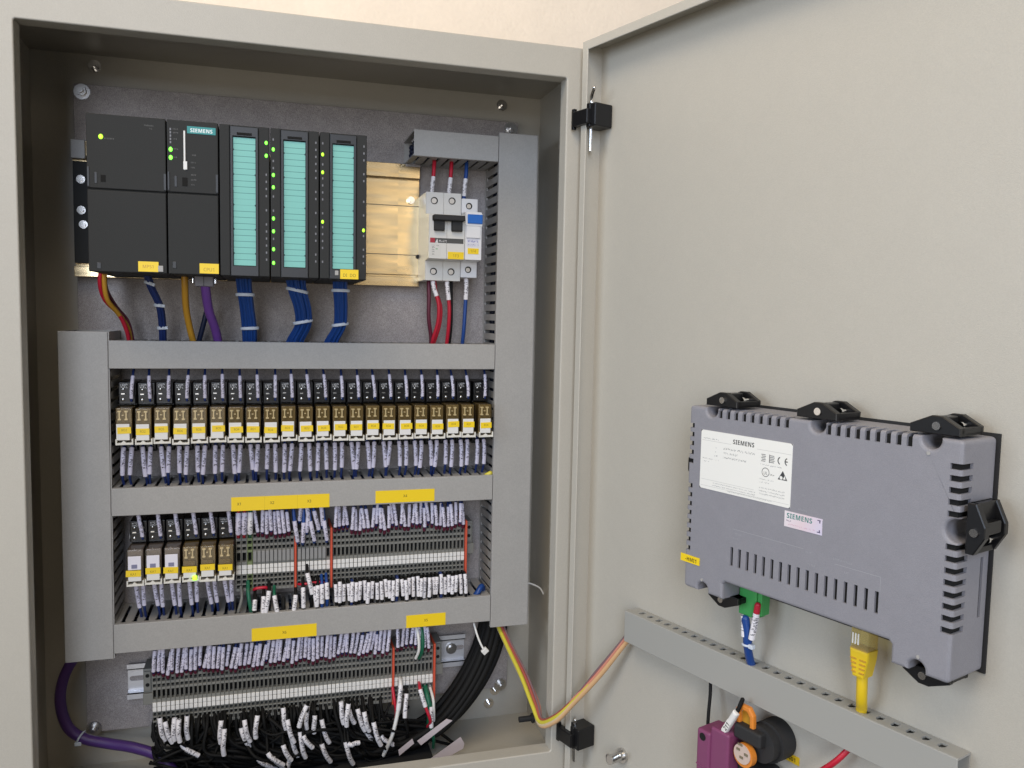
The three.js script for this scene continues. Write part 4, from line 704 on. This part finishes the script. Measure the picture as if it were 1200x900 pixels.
    x.fillStyle = '#51456a'; x.fillRect(24.8, 1, 2.4, 0.6); x.fillRect(26.2, 1, 0.8, 2); x.fillRect(24.8, 8.6, 2.4, 0.6); x.fillRect(26.2, 7.4, 0.8, 1.8);
  }));
  { const lg = [bb(204, 262, -300.2, -299.9, N - 0.05, N + 0.08), bb(285, 316, -304.2, -303.9, N - 0.05, N + 0.08), bb(315.7, 316, -312, -304, N - 0.05, N + 0.08)];
    for (const [u, v, n] of [[206, -303.4, 6], [205, -307, 4], [264, -302, 4], [266, -309.6, 5], [284, -301.6, 12], [292, -308, 3], [259, -266, 3], [257, -275.6, 6]]) for (let k = 0; k < n; k++) for (let q = 0; q < 2; q++) lg.push(bb(u + k * 1.1, u + k * 1.1 + rr(0.3, 0.8), v + q * 0.7, v + q * 0.7 + 0.3, N - 0.05, N + 0.08));
    obj('printed_legend', [L(join(lg))], M.legend, t).userData.kind = 'stuff'; }
  const tg = sticker('yellow_tag', t, 18.6, 5.6, 165.6 - s0, -331.6 - y1, N, printed(18.6, 5.6, 16, (x, w, h) => { x.fillStyle = YEL; x.fillRect(0, 0, w, h); text(x, '-HMI1', w * 0.56, h / 2 + 0.2, 4, '#40380f', 'bold'); }), 0.5); tg.rotation.z = 0;
  // fixing clamps round the panel
  const clampGeo = () => join([ext([[-14, 0], [-14, 4.6], [-2, 10], [4, 10], [14, 4.4], [14, 0]], 5, { bevel: 0.5 }).translate(0, 0, 31), ext([[-14, 0], [-14, 4.6], [-2, 10], [4, 10], [14, 4.4], [14, 0]], 4, { bevel: 0.5 }).translate(0, 0, 10), bb(10.5, 14, 0, 4.4, 12, 34, 0.5), bb(-14, 14, 0, 1.6, 12, 34), bb(-14, -3, 0, 4.4, 12, 34, 0.5), bb(-4, 3, 0, 9.2, 16, 32, 1)]);
  const screws = () => [join([cyl(2.3, 1.4, 'z', 1.5, 4.6, 36.6, 16)]), join([cyl(2.3, 1.6, 'z', 7, 4.4, 22, 14), cyl(1.4, 12, 'z', 7, 4.4, 16, 10)])];
  for (const [x, y, rot, sc] of [[187.6, -215.4, 0, 1], [265.4, -215.4, 0, 1.04], [341.4, -215.4, 0, 1.02], [362, -264.5, -Math.PI / 2, 1], [190, -352.5, Math.PI, 1], [341, -352.5, Math.PI, 1]]) {
    const c = obj('fixing_clamp', [clampGeo()], M.black, t); c.position.set((x - s0) * S, (y - y1) * S, 0); c.rotation.z = rot; c.scale.set(sc, sc, y < -300 ? 0.8 : 1);
    for (const g of screws()) obj('clamp_screw', [g], M.chrome, c);
  }
  // left side clamp, mostly hidden
  const c = obj('fixing_clamp', [bb(-3, 3, -6, 6, 22, 34, 2)], M.black, t); c.position.set(-1.5 * S, (-262 - y1) * S, 0);
}
{ // power plug and its lead
  const t = doorThing('power_plug', 'green power plug in the underside of the operator panel', 'plug', 207, -366, 16);
  obj('housing', [bb(-9.5, 6, 0, 26, -7, 4, 0.8)], M.plugGreen, t); obj('latch', [bb(6.2, 10, 3, 24, -6, 3, 0.6)], M.plugGreen, t);
  for (const x of [-5, 1]) obj('wire_entry', [cyl(1.8, 1, 'y', x, -0.1, -1, 10)], M.hole, t);
  const q = doorThing('power_lead', 'navy two-core lead with white sleeves under the green plug', 'lead', 206, -404, 6);
  obj('insulation', [tube([[-1, 36, 15], [0, 28, 14], [0, 18, 13], [-1, 7, 9], [-2, -5, 3]], 3, 30, 10), tube([[8, 42, 14], [5, 28, 14], [1, 18, 13]], 2, 14, 8)], M.blue, q);
  obj('marker_sleeve', tube([[-2.4, 38, 14.6], [-1.6, 23, 14.4]], 2.6, 4, 10, false), sleevePrints[1], q, true);
  obj('marker_sleeve', tube([[8, 43, 14.4], [4.8, 23, 14.6]], 2.4, 4, 10, false), sleevePrints[2], q, true);
  obj('red_tip', [tube([[8.8, 49, 14.4], [8, 43, 14.4]], 2.3, 3, 8)], M.red, q);
  obj('lead_tie', [new THREE.TorusGeometry(3.5, 0.9, 6, 16).rotateX(Math.PI / 2).translate(0, 17, 12.6), bb(2.5, 6.5, 15.4, 18.6, 12, 15.5, 0.6)], M.tie, q);
}
{ // network lead
  const t = doorThing('network_lead', 'yellow network lead plugged into the panel from below', 'network lead', 294.8, -404, 0);
  obj('plug', [bb(-6, 6, 40, 66, 11, 22, 0.6)], M.clear, t); obj('plug_pins', [0, 1, 2].map((k) => bb(-5 + k * 1.9, -4.1 + k * 1.9, 48, 55, 21.4, 22.3)), M.contact, t).userData.kind = 'stuff';
  obj('boot', [ext([[-6.6, 45], [-6, 38], [-3.8, 27], [3.8, 27], [6, 38], [6.6, 45]], 12, { bevel: 1.5, seg: 2 }).translate(0, 0, 10.5)], M.yellow, t);
  obj('boot_ribs', [0, 1, 2, 3].flatMap((k) => [bb(-5.4 + k * 0.4, -1, 38.4 - k * 2.8, 39.4 - k * 2.8, 21.5, 23, 0.3), bb(1, 5.4 - k * 0.4, 38.4 - k * 2.8, 39.4 - k * 2.8, 21.5, 23, 0.3)]), M.amberWire, t);
  obj('insulation', [tube([[0, 28, 17], [0, 18, 16.5], [-1, 10, 14.5], [-3.4, 3, 10], [-6, -5, 7]], 3.4, 26, 10)], M.yellow, t);
}
{ // duct on the door
  const s0 = 72.7, s1 = 355.4, t = doorThing('door_cable_duct', 'narrow grey cable duct fixed to the door under the operator panel', 'cable duct', s0, -430.5, 0), L = (g) => g.translate(-s0, 430.5, 0), holes = [];
  for (let c = s0 + 12; c < s1 - 6; c += 9.9) holes.push([[c - 2, 3.6], [c + 2.2, 3.6], [c + 2.2, 8], [c, 10.4], [c - 2, 9]]);
  obj('slotted_wall', [L(ext(rect(s0, s1, 0.2, 14.4), 1.3, { holes }).rotateX(Math.PI / 2).translate(0, -404.2, 0))], M.doorDuct, t);
  obj('slotted_wall', [L(bb(s0, s1, -430.3, -429, 0.2, 14.4))], M.doorDuct, t); obj('duct_base', [L(bb(s0, s1, -428.8, -405.6, 0.2, 1.4))], M.doorDuct, t);
  obj('duct_lid', [L(bb(s0 - 0.3, s1 + 0.3, -430.8, -403.9, 14.4, 15.7, 0.6)), L(bb(s0 - 0.3, s1 + 0.3, -405, -403.7, 11.4, 15))], M.doorDuct, t);
}
{ // emergency push-button back and its contact block
  const t = doorThing('contact_block', 'plum-coloured contact block under the door duct', 'contact block', 190, -510, 0);
  obj('housing', [bb(-15, -2.5, 0, 52, 10, 34, 2), bb(-4, 13.5, 0, 57, 8, 32, 2)], M.magenta, t);
  obj('screw_hole', [cyl(2.9, 0.6, 'z', -9, 47, 34, 16)], M.hole, t);
  obj('side_ridge', [bb(-14.6, 13, 24, 25, 32, 34.4, 0.3), bb(-14.6, 13, 8, 9, 32, 34.4, 0.3)], M.magenta, t);
  const w = doorThing('wire', 'black wire with a white sleeve marked 211 entering the contact block', 'wire', 204, -432, 22);
  obj('conductor', tube([[4, 6, 2], [2, -2, 4], [-8, -22, 6]], 1.6, 12, 8), M.wireBlack, w);
  const sl = obj('marker_sleeve', [ext([[-2.4, 0], [2.4, 0], [2.4, 25], [-2.4, 25]], 4.4, { bevel: 1.6, seg: 3 })], M.white, w); sl.position.set(-9.5 * S, -25 * S, 4 * S); sl.rotation.z = -0.5;
  sticker('print', sl, 4, 11, 0, 10.5, 4.35, printed(4, 11, 16, (x) => { x.fillStyle = '#e6e4e0'; x.fillRect(0, 0, 4, 11); x.save(); x.translate(2, 5.5); x.rotate(-Math.PI / 2); text(x, '211', 0, 0.2, 4.4, '#2b2b2b', 'bold'); x.restore(); }), 0.12);
  const b = doorThing('push_button_body', 'black push-button body with an orange latch beside the contact block', 'push button', 217, -457, 0);
  obj('ring', [cyl(14.5, 14, 'z', 6, 3, 7.2, 40), cyl(13, 20, 'z', 5, 3, 11, 40), bb(-14, 10, 2, 13, 14, 27, 2), bb(-14, 11, -34, -16, 2, 22, 3)], M.matt, b);
  obj('latch_tab', [ext([[-8, 0], [8, -4], [7, 14], [3, 19], [-5, 19], [-9, 15]], 4, { bevel: 1, seg: 2, holes: [[[-5, 4], [4, 2], [3.5, 12], [1, 15], [-4, 15], [-6, 12]]] }).translate(-6, 8, 20)], M.orangeKey, b);
  obj('latch_web', [ext([[-5, 3], [4, 1], [3.5, 12], [1, 15], [-4, 15], [-6, 12]], 1.5).translate(-6, 8, 19)], M.amberWire, b);
  obj('rotary_disc', [cyl(8.4, 5, 'z', -3, -7, 26, 28)], M.orangeKey, b); obj('disc_face', [cyl(7.2, 1, 'z', -3.4, -5.8, 28.8, 28)], M.discFace, b);
  obj('disc_marks', [bb(-8, -5, -4, -2.4, 29.2, 29.8), bb(-5, -2, -9, -7.4, 29.2, 29.8), bb(-1, 2, -5.5, -3.8, 29.2, 29.8), bb(-7, -3, 0, 1.4, 29.2, 29.8)], M.relayCore, b);
  const k = doorThing('wire', 'thin black wire hanging from the door duct behind the contact block', 'wire', 165, -431, 8);
  obj('conductor', tube([[0, 4, 2], [2.4, -8, 4], [5, -22, 8], [8, -36, 12]], 1.3, 20, 8), M.wireBlack, k);
  const r = doorThing('wire', 'red wire slanting down below the right end of the door duct', 'wire', 280, -436, 6);
  obj('conductor', tube([[5, 6, 2], [-2, -6, 8], [-16, -22, 10], [-30, -40, 12]], 2, 16, 8), M.red, r);
  const tg = doorThing('yellow_tag', 'small yellow tag marked on the door right of the push button', 'tag', 231.6, -464.8, 0.02);
  sticker('tag_plate', tg, 18, 6, 0, 0, 0, printed(18, 6, 16, (x, w, h) => { x.fillStyle = '#d9b51c'; x.fillRect(0, 0, w, h); text(x, '-TB401', w / 2, h / 2 + 0.2, 4, '#4a3d10', 'bold'); }), 0.4);
}
renderer.render(scene, camera);
